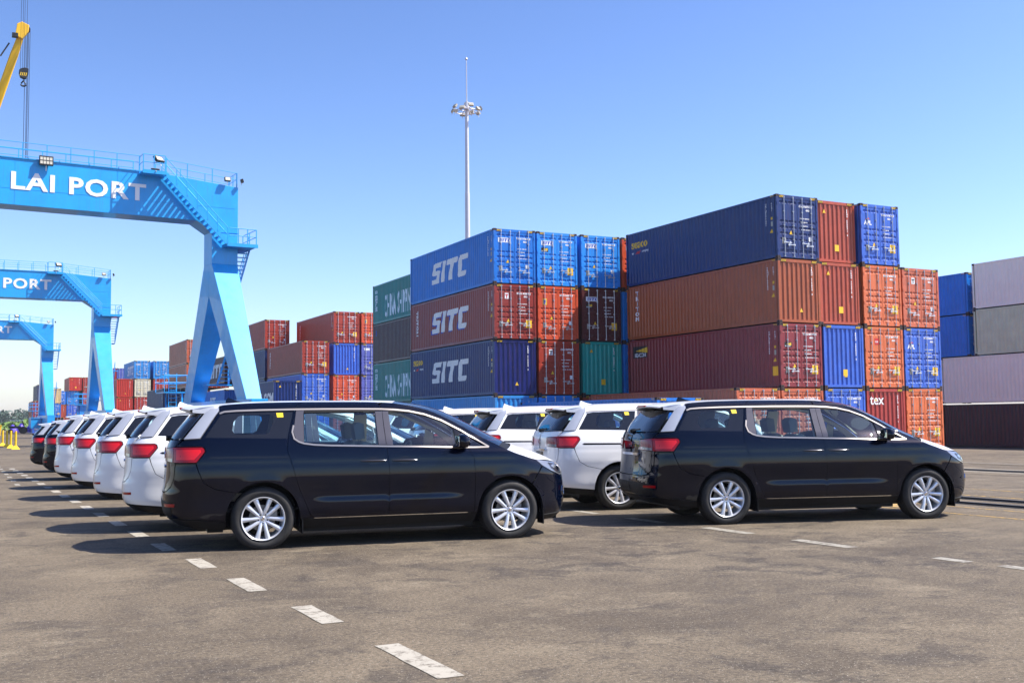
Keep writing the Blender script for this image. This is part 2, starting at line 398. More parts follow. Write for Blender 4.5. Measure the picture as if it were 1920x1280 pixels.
def container(x, y, z, h, col, end, label, side=None, door=None, i=0, L=CL, near=True, sides2=True, base=None):
    r = thing('shipping_container', label, 'shipping container', (x, y, z), base or 0, 'stacked shipping containers')
    pm = paint(col, PC[col]); rnd = random.Random(hash((round(x,1), round(y,1), round(z,1))) & 0xffff)
    link('frame', cmesh(('fr', h, L), lambda: m_frame(h, L)), r, [pm, MT['casting'], MT['hole'], MT['yellow_txt']])
    sw = cmesh(('sw', h, L), lambda: m_side(h, L)); link('side_wall', sw, r, pm)
    o = link('side_wall', sw, r, pm); o.matrix_local = Matrix.Translation((CW, L, 0)) @ Matrix.Rotation(math.pi, 4, 'Z')
    link('roof_panel', cmesh(('rf', h, L), lambda: m_roof(h, L)), r, pm)
    link('underframe', cmesh(('fl', h, L), lambda: m_floor(h, L)), r, MT['steel_dark'])
    link('end_wall', cmesh(('bk', h, L), lambda: m_back(h, L)), r, pm)
    if end == 'corr':
        link('end_wall', cmesh(('ce', h), lambda: m_corr_end(h)), r, pm)
        if door == 'tex': end_decal(r, T('tex', .66, off=.008), .20, h-.75, MT['white_txt'], .012)
        if near:
            t = T('\n'.join(CODES[i % 8]), .105, off=.006); end_decal(r, t, 1.93, h-.40, MT['white_txt'], .006)
            end_decal(r, tri(.20), 1.2 if i % 2 else .45, .50 if i % 2 else h-.60, MT['yellow_txt'], .012, 'warning_sign')
            if i % 3 != 1: end_decal(r, rect(.26, .30), 1.15, .55, MT['orange_pl'], .014, 'data_plate')
    else:
        kind = 0 if i % 3 else 0
        dm = cmesh(('dr', h, kind), lambda: m_door(h, kind)); bm_ = cmesh(('br', h), lambda: m_bar(h))
        for k in (0, 1):
            d = link('door', dm, r, pm); d.location = (.118+k*1.107, 0, 0)
            for hz in (.35, h*.38, h*.62, h-.42) if near else ():
                q = link('hinge', cmesh('hg', m_hinge), d, pm); q.location = (-.098 if k == 0 else 1.115, 0, hz)
            for bx in ((.30, .84) if k == 0 else (.26, .80)):
                b_ = link('locking_bar', bm_, d, MT['galv']); b_.location = (bx, 0, 0)
            for bx, sg in (((.30, 1), (.84, -1)) if k == 0 else ((.26, 1), (.80, -1))):
                q = link('lock_handle', cmesh(('hd', sg), lambda: m_handle(sg)), d, MT['galv']); q.location = (bx, 0, .62+(.10 if sg > 0 else 0)+(i%2)*.12)
        # writing and plates
        D = .012
        if near:
            c = CODES[i % 8]
            end_decal(r, T(c, .125, off=.006), 1.32, h-.52, MT['white_txt'], D)
            end_decal(r, T('45G1' if h > 2.7 else '42G1', .115, off=.006), 1.72, h-.68, MT['white_txt'], D)
            for k in range(4):
                end_decal(r, T(('MAX.GR.  32,500 KG', 'TARE  3,900 KG', 'NET  28,600 KG', 'CU.CAP.  76.4 CU.M')[k], .062, off=.003), 1.36+.02*k, h-1.05-k*.17, MT['white_txt'], D)
            end_decal(r, rect(.20, .28), .30, .66, MT['plate'], D, 'data_plate')
            end_decal(r, tri(.19), .72, 1.10-(i % 2)*.2, MT['yellow_txt'], D-.002, 'warning_sign')
            end_decal(r, rect(.15, .20), 1.86, .84, MT['white_txt'], D, 'data_plate')
            if i % 2: end_decal(r, rect(.34, .40), 1.84, .62, MT['orange_pl'], D-.003, 'data_plate')
            if door == 'sitc' or door == 'sitcb':
                end_decal(r, rect(.74, .24), .26, h-.72, MT['white_txt'], D, 'sign_plate')
                end_decal(r, cmesh('sitc_s', lambda: poly_mesh(sitc_polys(.72, .16))), .33, h-.68, MT['blue_txt'], D-.004)
            if door == 'sitcb' or door == 'beacon':
                end_decal(r, rect(.42, .22), .26, h-1.08, MT['dark_txt'], D, 'sign_plate')
                end_decal(r, poly_cache('beam', [[(0,.0),(.30,.07),(.30,-.07)]]), .34, h-.95, MT['yellow_txt'], D-.003, 'emblem')
                end_decal(r, T('BEACON', .075, off=.002), .28, h-1.06, MT['white_txt'], D-.003)
            if door == 'tex': end_decal(r, T('tex', .42, off=.02), .25, h-.60, MT['white_txt'], D)
            if door == 'apl':
                end_decal(r, T('APL', .28, off=.012), .22, h-1.0, MT['white_txt'], D); end_decal(r, poly_cache('fl', [[(0,0),(.30,.02),(.22,.10)]]), .28, h-.76, MT['red_txt'], D, 'emblem')
            if door == 'triton':
                end_decal(r, rect(.22, .30), .62, h-.78, MT['white_txt'], D, 'sign_plate'); end_decal(r, T('T', .26, off=.014), .65, h-.73, MT['red_txt'] if i % 2 else MT['dark_txt'], D-.004)
            if door == 'florens':
                end_decal(r, rect(.24, .34), .30, h-1.02, MT['yellow_txt'], D, 'sign_plate'); end_decal(r, T('F', .28, off=.02), .34, h-.97, MT['blue_txt'], D-.004)
            if door == 'pink': end_decal(r, rect(.26, .30), .62, h-.86, MT['red_txt'], D, 'sign_plate'); end_decal(r, T('CAI', .11, off=.004), .645, h-.76, MT['white_txt'], D-.004)
            if door == 'kline': end_decal(r, T('K LINE', .24, off=.012), 1.3, .30, MT['white_txt'], D)
    if side:
        for s in side.split('+'):
            if s == 'sitc': side_decal(r, cmesh('sitc_l', lambda: poly_mesh(sitc_polys())), 8.75, .88, MT['white_txt'], L, h)
            if s == 'sitc2':
                side_decal(r, cmesh('sitc_l', lambda: poly_mesh(sitc_polys())), 8.85, .82, MT['blue_txt'], L, h, proud=.002)
                side_decal(r, cmesh('sitc_l', lambda: poly_mesh(sitc_polys())), 8.75, .88, MT['white_txt'], L, h, proud=.005)
            if s == 'sitcs': side_decal(r, cmesh('sitc_m', lambda: poly_mesh(sitc_polys(3.2, .95))), 7.6, .9, MT['white_txt'], L, h)
            if s == 'sitcl': side_decal(r, cmesh('sitc_x', lambda: poly_mesh(sitc_polys(7.4, 1.45))), 7.9, .7, MT['white_txt'], L, h)
            if s == 'seaco':
                side_decal(r, T('seaco', .66, off=.014), 11.7, h-.86, MT['yellow_txt'], L, h, key='seaco')
                side_decal(r, T('an', .17, off=.005), 11.65, h-1.16, MT['white_txt'], L, h, key='an'); side_decal(r, poly_cache('fl2', [[(0,0),(.42,.0),(.55,.16),(.1,.10)]]), 11.35, h-1.18, MT['red_txt'], L, h, name='emblem', key='fl2')
                side_decal(r, T('company', .17, off=.005), 10.75, h-1.14, MT['white_txt'], L, h, key='cmp')
            if s == 'triton': side_decal(r, T('T\nR\nI\nT\nO\nN', .29, off=.012, align='CENTER', sx=1.5), 11.25, h-.52, MT['white_txt'], L, h, key='triton')
            if s == 'tritonr':
                k = ('trr', h)
                def fn():
                    c = T('TRITON', .42, off=.01).copy(); c.transform(Matrix.Translation((0, 11.3, h-.45)) @ M_SIDE @ Matrix.Rotation(-math.pi/2, 4, 'Z')); return drape(c, 0, h, L)
                link('lettering', cmesh(k, fn), r, MT['white_txt'])
            if s == 'beacon':
                side_decal(r, rect(1.25, .62), 11.7, h-.98, MT['dark_txt'], L, h, name='sign_plate', key='bq')
                side_decal(r, poly_cache('bm2', [[(0,0),(1.1,.17),(1.1,-.13)]]), 11.5, h-.60, MT['yellow_txt'], L, h, name='emblem', key='bm2', proud=.006)
                side_decal(r, T('BEACON', .27, off=.006), 11.6, h-.92, MT['white_txt'], L, h, key='bt', proud=.006)
            if s == 'china':
                side_decal(r, T('CHINA  SHIPPING', 2.15, off=.05, sx=.345), 9.65, .45, MT['white_txt'], L, h, key='china')
                side_decal(r, T('中\n国\n海\n运', .42, off=.01), 11.7, h-.70, MT['white_txt'], L, h, key='cn4')
            if s == 'cgm': side_decal(r, T('CMA CGM', 1.5, off=.06, sx=.95), 7.0, .45, MT['white_txt'], L, h, key='cgm')
            if s == 'blueplate': side_decal(r, rect(.22, .40), 11.6, h-.85, MT['blue_txt'], L, h, name='sign_plate', key='bp')
            if s == 'band': side_decal(r, poly_cache('bd', [[(0,0),(5.0,0),(5.3,.42),(.3,.42)],[(-.5,-.85),(2.6,-.85),(2.8,-.5),(-.3,-.5)]]), 8.2, h-1.05, MT['white_txt'], L, h, key='bd')
            if s == 'marks': side_marks(r, h, i, L)
            if s == 'marksp': side_marks(r, h, i, L, True)
    return r
def poly_cache(k, polys): return cmesh(('pc', k), lambda: poly_mesh(polys, 'emblem'))
LV = 2.906
def block(x0, y0, rz, pitch, z0, rows):
    for (c, l, col, end, label, kw) in rows:
        kw = dict(kw); dy = kw.pop('dy', 0); dx = kw.pop('dx', 0); h = kw.pop('h', HC); zz = kw.pop('z', None)
        u = c*pitch+dx; x = x0+u*math.cos(rz)-dy*math.sin(rz); y = y0+u*math.sin(rz)+dy*math.cos(rz)
        container(x, y, z0+(l*LV if zz is None else zz), h, col, end, label, base=rz, **kw)
S_ = 'second stack from the right'
block(24.84, 51.12, -.0129, 2.56, -.126, [
 (0,3,'blue','door','bright blue container with huge white slanted letters, top left of the middle stack', dict(side='sitc+marks', door='sitc', i=0)),
 (0,2,'oxide','door','red brown container with blue-shadowed white slanted letters, under the bright blue lettered one', dict(side='sitc2+tritonr+marks', door='triton', i=3)),
 (0,1,'navy','corr','dark navy container with small yellow name and large white slanted letters on its side', dict(side='sitc+seaco+marks', i=1, dy=.05)),
 (0,0,'sky','corr','light blue container at the foot of the middle stack, mostly hidden by white car roofs', dict(i=4)),
 (1,3,'blue_lit','door','blue container with orange plate, second in the top row of the middle stack', dict(door='sitcb', i=5, dy=.03)),
 (1,2,'orange_lit','door','orange container with small yellow and blue emblem on its door, crossed by a slanting shadow', dict(door='florens', i=2)),
 (1,1,'orange','door','rust red container almost wholly in slanting shadow, left corner sunlit, white emblem plate on top', dict(door='triton', i=6, dy=-.03)),
 (1,0,'blue_lit','door','mid blue container in the bottom row under the shaded rust red one', dict(i=7)),
 (2,3,'blue_lit','door','blue container third in the top row of the middle stack, its lower edge in shadow', dict(door='sitc', i=4, dx=.12)),
 (2,2,'maroon','door','orange container, full shadow put into its maroon paint, with white signs and one orange plate', dict(door='sitcb', i=7, dx=.12)),  # an orange box; the maroon paint carries its shadow
 (2,1,'teal','corr','green teal ribbed container end standing in shadow with one yellow triangle', dict(i=2, dx=.12)),
 (2,0,'rust','door','brown container under the green teal one, nearly hidden behind a white car roof', dict(i=1, dx=.12)),
 (3,3,'orange_lit','door','orange container half hidden at the right end of the middle stack top row', dict(door='sitc', i=6, dx=.16)),
 (3,2,'blue_lit','door','shaded blue container sliver between the dark maroon end and the long rust side', dict(door='sitc', i=0, dx=.16)),
 (3,1,'blue_lit','door','shaded blue container sliver beside the green teal end', dict(door='sitcb', i=5, dx=.16)),
 (3,0,'navy','door','navy container behind the low brown one at the foot of the gap', dict(i=3, dx=.16)),
])
block(27.45, 65.35, -.0129, 2.56, -.1, [
 (0,3,'sea','door','dark green container with white capitals, top of the stack behind the bright blue one', dict(side='china', i=1, near=False)),
 (0,2,'maroon','door','plain maroon container between two dark green lettered ones', dict(side='blueplate', i=2, near=False)),
 (0,1,'sea','door','dark green container with white capital letters, lower of the two behind the navy one', dict(side='china', i=3, near=False)),
 (0,0,'sea','door','unlit green container at the ground behind the middle stack', dict(i=4, near=False)),
])
block(32.68, 38.17, .0129, 2.522, -.112, [
 (0,3,'deep','door','long navy container with a small yellow name, highest of the right stack', dict(side='seaco+marks', i=6, door='')),
 (0,2,'burnt','corr','long rust brown container with white letters stacked upright down its far end', dict(side='triton+marks', i=1)),
 (0,1,'pink','door','long dark red container with a lighthouse-beam badge at far end and pinkish doors', dict(side='beacon+marksp', i=5, door='beacon')),
 (0,0,'pale','door','dusty red container at right stack foot, right of the low orange-brown one', dict(i=2)),
 (-1,0,'pale','door','low orange-brown container sticking out at the left foot of the right stack', dict(i=0)),
 (1,3,'rust','corr','brick red ribbed container between two blue doored ones in the top row', dict(i=2, dy=.25)),
 (1,2,'rust','corr','brick red ribbed container with yellow triangle, right of the bright orange ribbed end', dict(i=0, dy=.1)),
 (1,1,'cobalt','corr','blue ribbed container end with rusty frame, beside the pinkish doors', dict(i=3, dx=.05)),
 (1,0,'cobalt','door','blue container seen through the right car windscreen at the stack foot', dict(i=4, dx=.05)),
 (2,3,'cobalt','door','royal blue container with white letters, right end of the right stack\'s top row', dict(door='apl', i=1, dx=.06)),
 (2,2,'tango','door','orange container with yellow square plate, third in the second row of the right stack', dict(i=3, dx=.08)),
 (2,1,'tango','door','bright orange container with a red square badge on its left door', dict(door='pink', i=5, dx=.08)),
 (2,0,'brick','corr','brick red ribbed container with white lower case letters, above the right car bonnet', dict(i=6, door='tex', dx=.08)),
 (3,2,'pale','door','orange red container with white emblem plate, top right corner of the right stack', dict(door='triton', i=2, dx=.1)),
 (3,1,'cobalt','door','royal blue container with white letters and a yellow plate, right edge of the right stack', dict(door='apl', i=7, dx=.1)),
 (3,0,'tango','door','faded orange container at the foot of the right edge, beside the dark red long one', dict(i=3, dx=.1)),
])
container(26.2, 38.4, -.22, SC, 'blue', 'corr', 'low blue container whose roof edge shows between white car roof and dusty red long container', i=2, base=.0129)

# right-hand long stack, sides towards us
def rblock(y, z, h, col, label, side=None, i=0):
    container(56.22, y, z, h, col, 'door', label, side=side, i=i, near=False)
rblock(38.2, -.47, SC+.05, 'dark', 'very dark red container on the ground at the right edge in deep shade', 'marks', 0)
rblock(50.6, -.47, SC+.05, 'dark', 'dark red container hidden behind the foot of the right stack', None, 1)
rblock(38.2, 2.24, HC, 'white', 'dirty white long container resting on the very dark red one', None, 2)
rblock(50.6, 2.24, HC, 'white', 'white container continuing the long white row behind the right stack', None, 3)
rblock(35.5, 5.16, HC-.06, 'green', 'pale green long container at the right edge between two white ones', None, 4)
rblock(35.5, 8.02, HC-.06, 'white', 'rust streaked white container, topmost at the right edge of the photo', None, 5)
rblock(48.1, 5.16, SC+.02, 'blue', 'lower of two blue containers with white bars, behind the right stack', 'band', 6)
rblock(48.1, 7.80, SC+.02, 'blue', 'upper of two blue containers with white bars, beside the rust streaked white one', 'band', 7)

# stacks further down the yard
F = dict(near=False)
def far(x, y, l, col, end, label, **k): block(x, y, 0, 0, -.1, [(0, l, col, end, label, dict(k, near=k.get('near', False)))])
far(24.35, 93.6, 1, 'deep', 'corr', 'blue ribbed container end right of the big crane leg, white capitals on its dark side', side='cgm', h=SC, z=2.6, near=True, i=4)
far(24.35, 93.6, 0, 'deep', 'corr', 'blue container under the one with white capitals beside the crane leg', h=SC)
far(26.9, 93.84, 2, 'orange', 'door', 'orange doored container with maroon side, top of the low stack right of the crane leg', side='tritonr', near=True, i=5)
far(26.9, 93.84, 1, 'cobalt', 'door', 'dusty blue doored container under the orange doored one right of the crane leg', near=True, i=2)
far(26.9, 93.84, 0, 'cobalt', 'door', 'dusty blue container on the ground right of the crane leg')
far(30.5, 96.2, 3, 'orange', 'door', 'orange doored container with long maroon side, highest right of the crane leg', side='tritonr+marks', near=True, i=3)
far(30.5, 96.2, 2, 'cobalt', 'corr', 'lilac blue ribbed container end with grey frame, under the highest orange doored one', near=True, i=1)
far(30.4, 96.0, 1, 'orange_lit', 'door', 'orange doored container just above the near black car roof', near=True, i=4)
far(30.4, 96.0, 0, 'orange', 'door', 'orange container on the ground behind the near black car')
far(33.15, 96.2, 3, 'orange_lit', 'door', 'orange doored container with yellow and blue emblem, cut off by the dark green stack', door='florens', near=True, i=3)
far(33.15, 96.2, 2, 'lilac', 'door', 'lilac doored container cut off by the dark green stack', near=True, i=2, door='tex')
far(33.15, 96.2, 1, 'lilac', 'door', 'pale lilac doored container lowest beside the dark green stack', near=True, i=5)
far(26.75, 106.3, 3, 'orange', 'door', 'orange doored container on top behind the crane leg, half hidden by the highest maroon side', near=True, i=2)
far(26.75, 106.3, 2, 'deep', 'door', 'dark blue container showing as a strip between crane leg and maroon side')
far(26.75, 106.3, 1, 'deep', 'door', 'dark blue container below the strip behind the crane leg')
far(29.5, 108.6, 2, 'maroon', 'door', 'maroon container deep behind the highest orange doored one')
far(25.5, 118.5, 2, 'maroon', 'door', 'maroon container with large white letters seen between the crane legs', side='sitcl', near=True, i=2, door='sitc')
far(25.5, 118.5, 1, 'blue', 'corr', 'blue ribbed container with white slanted letters low between the crane legs', side='sitcs', h=SC, z=2.55)
far(25.5, 118.5, 0, 'blue', 'corr', 'blue container on the ground between the crane legs', h=SC-.06)
far(28.1, 118.5, 3, 'deep', 'door', 'deep blue container high between the crane legs behind the stairs')
far(28.1, 118.5, 2, 'maroon', 'door', 'maroon container right of the lettered one between the crane legs', near=True, i=1)
far(28.1, 118.5, 1, 'blue', 'corr', 'blue container beside the slanted lettered one between the crane legs', h=SC, z=2.55)
far(24.5, 134.7, 3, 'pale', 'door', 'maroon sided container on top left of the big crane leg, orange doors half hidden', near=True, i=1, side='marks')
far(24.5, 134.7, 2, 'pale', 'door', 'maroon sided container second from top left of the big crane leg', near=True, i=5, side='marks')
far(24.5, 134.7, 1, 'maroon', 'door', 'maroon container third from top left of the big crane leg')
far(27.1, 134.7, 2, 'orange', 'door', 'orange container behind the big crane leg')
far(22.1, 136.6, 1, 'slate', 'door', 'dark slate blue container with lilac doors in front of the maroon stack', h=HC, side='marks', near=True, i=1)
far(22.1, 136.6, 0, 'slate', 'door', 'slate blue container on the ground in front of the maroon stack')
far(29.6, 158, 3, 'maroon', 'door', 'maroon long side peeping over the two light blue doored containers')
far(29.6, 158, 2, 'maroon', 'door', 'maroon container under the one peeping over the light blue pair')
far(25.2, 183.2, 3, 'sky', 'door', 'left of the pair of light blue doored containers on top of the far stack', side='sitcl', near=True, i=0, door='sitc')
far(28.15, 183.2, 3, 'sky', 'door', 'right of the pair of light blue doored containers, half shaded', near=True, i=4)
far(25.3, 183.2, 2, 'cream', 'door', 'cream doored container under the light blue pair', near=True, i=2)
far(28.15, 183.2, 2, 'brick', 'door', 'dark brick container with a white plate right of the cream one', near=True, i=1, door='sitc')
far(25.3, 183.2, 1, 'brick', 'door', 'dark red container below the cream doored one', near=True)
far(22.6, 183.2, 2, 'red', 'corr', 'upper bright red ribbed container right of the middle crane leg', near=True, i=1)
far(22.6, 183.2, 1, 'red', 'corr', 'lower bright red ribbed container right of the middle crane leg', near=True, i=4)
far(22.6, 183.2, 0, 'red', 'corr', 'red container on the ground right of the middle crane leg')
far(23.2, 208.8, 3, 'red', 'corr', 'small red and yellow container end on top behind the middle crane leg', near=True, i=2)
far(25.75, 208.8, 3, 'lilac', 'door', 'small dark blue doored container left of the light blue pair', near=True, i=3)
far(25.75, 208.8, 2, 'brick', 'door', 'brick container behind the cream one')
for k, (x, y, l, col, end, lab) in enumerate([
 (21.4,251,3,'red','corr','bright red ribbed container on top left of the middle crane leg'), (24.1,251,3,'orange','door','orange doored container just right of the bright red top one, cut by the crane leg'),
 (21.0,251.5,2,'sky','door','light blue doored container under the bright red top one'), (24.1,251,2,'brick','door','dark red container right of the far light blue doors'),
 (18.4,251,2,'blue','door','blue container left of the far light blue doors'), (21.0,251.5,1,'cobalt','door','blue container with small white letters low between the cranes'),
 (18.4,251,1,'rust','corr','brown ribbed container end low between the cranes'), (23.6,251.5,1,'sky','corr','pale blue ribbed container low beside the middle crane leg'),
 (16.2,236,2,'sand','corr','sand yellow ribbed container beside the small crane leg'), (16.2,236,1,'blue','door','blue container under the sand yellow one'),
 (16.2,236,0,'sky','corr','sky blue ribbed container on the ground beside the small crane leg'), (18.8,236,0,'rust','door','brown container on the ground right of the sky blue ribbed one'),
 (21.4,236,0,'cobalt','door','blue container on the ground between the two far crane legs'),
 (12.9,213,2,'slate','corr','dark container on top of the far left stack'), (12.2,213,1,'orange','door','orange doored container second in the far left stack'),
 (12.2,213,0,'cobalt','door','dark blue container at the foot of the far left stack'), (14.8,213,0,'dark','door','dark container behind the small crane leg at the ground')]):
    far(x, y, l, col, end, lab, near=True, i=k, side='sitcs' if lab.startswith('blue container with small') else None)
# ---------------------------------------------------------------- rail gantry cranes
W_, D_, ZB, ZT_, ZTR, ZH, ZCc, ZAP, SP, BT, WX = 1.834, 1.891, 15.462, 18.5, 18.06, 14.79, 12.53, 10.32, 6.476, 1.944, 1.032
SPAN = 25.3
def railing(b, pts, posts, h=1.02, r=.022):
    for hh in (h, h*.55): b.tube([(p[0], p[1], p[2]+hh) for p in pts], r, 5)
    for p in posts: b.bar(p, (p[0], p[1], p[2]+h), .05, .05)
def stair(b, A, B, wv, n):
    """flight between two points, width vector wv"""
    A = Vector(A); B = Vector(B); wv = Vector(wv); d = (B-A)
    for s in (0, 1): b.bar(A+wv*s, B+wv*s, .05, .26)
    for k in range(n+1):
        p = A+d*(k/n); hd = Vector((d.x, d.y, 0)).normalized()*.13
        b.add([p-hd, p+hd, p+wv+hd, p+wv-hd, p-hd-Vector((0,0,.04)), p+hd-Vector((0,0,.04)), p+wv+hd-Vector((0,0,.04)), p+wv-hd-Vector((0,0,.04))],
              [(0,1,2,3),(7,6,5,4),(0,4,5,1),(1,5,6,2),(2,6,7,3),(3,7,4,0)])
    return b
def floodlight(root, loc, rz, s=.5, tilt=.9, leds=False, body=None):
    b = MB(); b.box((-s/2, -.10, -s*.36), (s/2, .08, s*.36)); o = b.obj('floodlight', body or MT['steel_dark'], root, bevel=.015)
    o.matrix_local = Matrix.Translation(loc) @ Matrix.Rotation(rz, 4, 'Z') @ Matrix.Rotation(-tilt, 4, 'X')
    g = MB()
    if leds:
        for i in range(4):
            for j in range(2): g.box((-s*.44+i*s*.225, -.115, -s*.28+j*s*.30), (-s*.44+i*s*.225+s*.18, -.10, -s*.28+j*s*.30+s*.22))
    else: g.box((-s*.40, -.112, -s*.27), (s*.40, -.10, s*.27))
    g.obj('lens', MT['lampglass'], o)
    k = MB(); k.bar((0, .0, 0), (0, .12, -s*.75), .05); k.obj('bracket', MT['galv'], o)
    return o
def gantry(label, loc, th):
    R = thing('gantry_crane', label, 'gantry crane', loc, th, 'blue gantry cranes')
    BL = MT['crane_blue']; S = SPAN
    g = MB(); poly = [(0,ZCc),(0,ZTR),(-5.2,ZT_),(-S+5.2,ZT_),(-S,ZTR),(-S,ZCc),(-S+W_,ZCc),(-S+W_,ZH),(-S+2.9,ZB),(-2.9,ZB),(-W_,ZH),(-W_,ZCc)]
    g.prism(poly, 0, D_, 'y'); gm = g.mesh('girder', bevel=.02)
    o = link('girder', gm, R, BL)
    f = MB()
    for x in (-8.2, -14.5, -19): f.box((x-.006, -.012, ZB+.02), (x+.006, .0, ZT_-.03))
    f.box((-S+.2, -.012, ZB+1.05), (-.2, 0, ZB+1.062)); f.box((-W_-.02, -.03, ZH-.02), (.03, -.001, ZH+.02)); f.box((-.002, -.03, ZCc-.03), (.03, D_, ZCc+.03))
    f.box((-S+.1, -.07, ZT_-.03), (-5.3, .02, ZT_+.03))
    f.obj('weld_seam', BL, o)
    for sx in (0, 1):
        u0, u1 = (-W_, 0) if sx == 0 else (-S, -S+W_)
        for sy in (0, 1):
            b = MB(); pr = [(0, ZCc), (D_/2, ZCc), (D_/2, ZAP), (-SP+BT, 3), (-SP, 3)]
            vs = []
            for v, z in pr:
                k = max(0, (ZCc-z)/(ZCc-3)); m_ = (u0+u1)/2; hw = (W_/2)*(1-k)+(WX/2)*k
                vv = v if sy == 0 else D_-v
                vs += [(m_-hw, vv, z), (m_+hw, vv, z)]
            n = len(pr); fs = [tuple(2*i for i in range(n)), tuple(2*i+1 for i in range(n))[::-1]]+[(2*i, 2*i+1, (2*i+3) % (2*n), (2*i+2) % (2*n)) for i in range(n)]
            b.add(vs, fs); b.obj('leg', BL, R, bevel=.02)
        m_ = (u0+u1)/2
        b = MB(); b.box((m_-.55, -SP-1.1, 1.7), (m_+.55, D_+SP+1.1, 3.0)); sb = b.obj('sill_beam', BL, R, bevel=.03)
        for v in (-SP-.6, D_+SP-.4):
            b = MB(); b.box((m_-.42, v-.9, .75), (m_+.42, v+1.9, 1.7)); bo = b.obj('bogie', BL, R, bevel=.05)
            for q in (-.4, 1.4):
                t = MB(); t.lathe([(.28,-.3),(.62,-.3),(.68,-.22),(.68,.22),(.62,.3),(.28,.3)], 20, 'x', (m_, v+q, .68)); t.obj('tyre', MT['rubber'], bo, smooth=True)
                t = MB(); t.lathe([(.0,-.2),(.28,-.26),(.28,.26),(.0,.2)], 16, 'x', (m_, v+q, .68)); t.obj('rim', MT['boom'], bo, smooth=True)
    # machinery box, cable reel and ladder on the sill beam
    b = MB(); b.box((-3.1, 1.2, .9), (-1.6, 4.0, 2.5)); b.box((-3.15, 1.1, 2.5), (-1.55, 4.1, 2.6)); b.obj('machinery_cabin', BL, R, bevel=.03)
    b = MB()
    v0 = D_+SP+1.0
    for k in range(14): b.bar((-2.2, v0+.3, .7+k*.3), (-1.6, v0+.3, .7+k*.3), .04)
    for x in (-2.2, -1.6): b.bar((x, v0+.3, .5), (x, v0+.3, 5.3), .05)
    railing(b, [(-2.6, v0, 3.9), (-.9, v0, 3.9), (-.9, v0+2.6, 3.9), (-2.6, v0+2.6, 3.9), (-2.6, v0, 3.9)], [(-2.6, v0, 3.9), (-.9, v0, 3.9), (-2.6, v0+2.6, 3.9), (-1.7, v0, 3.9)], 1.25, .04)
    b.box((-2.6, v0, 3.8), (-.9, v0+2.6, 3.88)); b.bar((-2.4, v0+.1, 1.5), (-1.9, v0+2.4, 3.8), .12); b.bar((-1.2, v0+.2, 1.5), (-1.2, v0+.2, 3.8), .12)
    b.obj('access_ladder', BL, R)
    # walkway railing along the top
    b = MB()
    for v in (.05, D_-.05):
        for a, c, n in ((-S+5.4, -6.8, 9),):
            pts = [(a+(c-a)*k/n, v, ZT_+.03) for k in range(n+1)]; railing(b, pts, pts)
        pts = [(-5.3 + 5.2*k/3, v, ZT_-.0+(ZTR-ZT_)*(k/3)) for k in range(4)]; railing(b, pts, pts)
        for k in range(22): p = (-S+6+k*.62, v, ZT_); b.bar(p, (p[0], p[1], p[2]+.13), .012, .3) if k % 3 == 0 else None
    pts = [(-.08, .05+(D_-.1)*k/2, ZTR+.02) for k in range(3)]; railing(b, pts, pts)
    b.obj('top_railing', BL, R)
    # platform, stair, lower platform
    b = MB(); b.box((-6.85, -1.15, ZT_-.28), (-5.25, -.0, ZT_-.2)); b.box((-6.85, -1.18, ZT_-.34), (-5.25, -1.12, ZT_-.1)); b.obj('platform', BL, R)
    b = MB(); P = [(-6.8, -.05, ZT_-.2), (-6.8, -1.1, ZT_-.2), (-5.35, -1.1, ZT_-.2)]; railing(b, P, P+[(-6.1, -1.1, ZT_-.2)], 1.15, .03); b.obj('platform_railing', BL, R)
    b = MB(); A = (-5.3, -1.1, ZT_-.25); B_ = (-1.05, -1.1, 13.85); stair(b, A, B_, (0, .95, 0), 17)
    for s in (0, .95):
        pts = [(A[0]+(B_[0]-A[0])*k/6, A[1]+s, A[2]+(B_[2]-A[2])*k/6) for k in range(7)]; railing(b, pts, pts if s == 0 else [], 1.1, .025)
    b.obj('stair', BL, R)
    b = MB(); b.box((-1.1, -1.15, 13.72), (1.05, -.0, 13.80)); b.box((.04, 0, 13.72), (1.05, D_, 13.80)); b.box((-1.1, -1.18, 13.66), (1.08, -1.12, 13.9)); b.obj('platform', BL, R)
    b = MB(); P = [(-.95, -1.1, 13.8), (.98, -1.1, 13.8), (.98, D_, 13.8)]; railing(b, P, [(-.3, -1.1, 13.8), (.35, -1.1, 13.8), (.98, -1.1, 13.8), (.98, .4, 13.8), (.98, D_, 13.8)], 1.15, .03); b.obj('platform_railing', BL, R)
    b = MB(); stair(b, (.1, .3, 13.75), (.1, 3.1, 10.9), (.85, 0, 0), 11); b.box((.1, 3.0, 10.8), (.95, 4.0, 10.88))
    stair(b, (-.9, 3.6, 10.85), (-.9, .9, 7.6), (.8, 0, 0), 12); b.box((-.95, .1, 7.5), (.9, 1.0, 7.58)); stair(b, (-.1, 1.0, 7.55), (-.1, 4.2, 4.3), (.8, 0, 0), 12); b.box((-.95, 3.9, 4.2), (.9, 5.1, 4.28))
    for (p, q) in (((.95, .3, 13.75), (.95, 3.1, 10.9)), ((-.9, 3.6, 10.85), (-.9, .9, 7.6)), ((.7, 1.0, 7.55), (.7, 4.2, 4.3))):
        n = 4; pts = [tuple(p[i]+(q[i]-p[i])*k/n for i in range(3)) for k in range(n+1)]; railing(b, pts, pts, 1.05, .025)
    b.obj('leg_stair', BL, R)
    # lettering, raised
    t = text_mesh('CHU LAI PORT', 1.5, off=.045, ext=.008, align='LEFT', space=1.12); xs = [v.co.x for v in t.vertices]; w0 = max(xs)
    o = link('lettering', t, R, MT['crane_letter']); k = 13.3/w0
    o.matrix_local = Matrix.Translation((-6.35-13.3, -.024, 16.52)) @ M_END @ Matrix.Diagonal((k, 1.02, 1, 1))
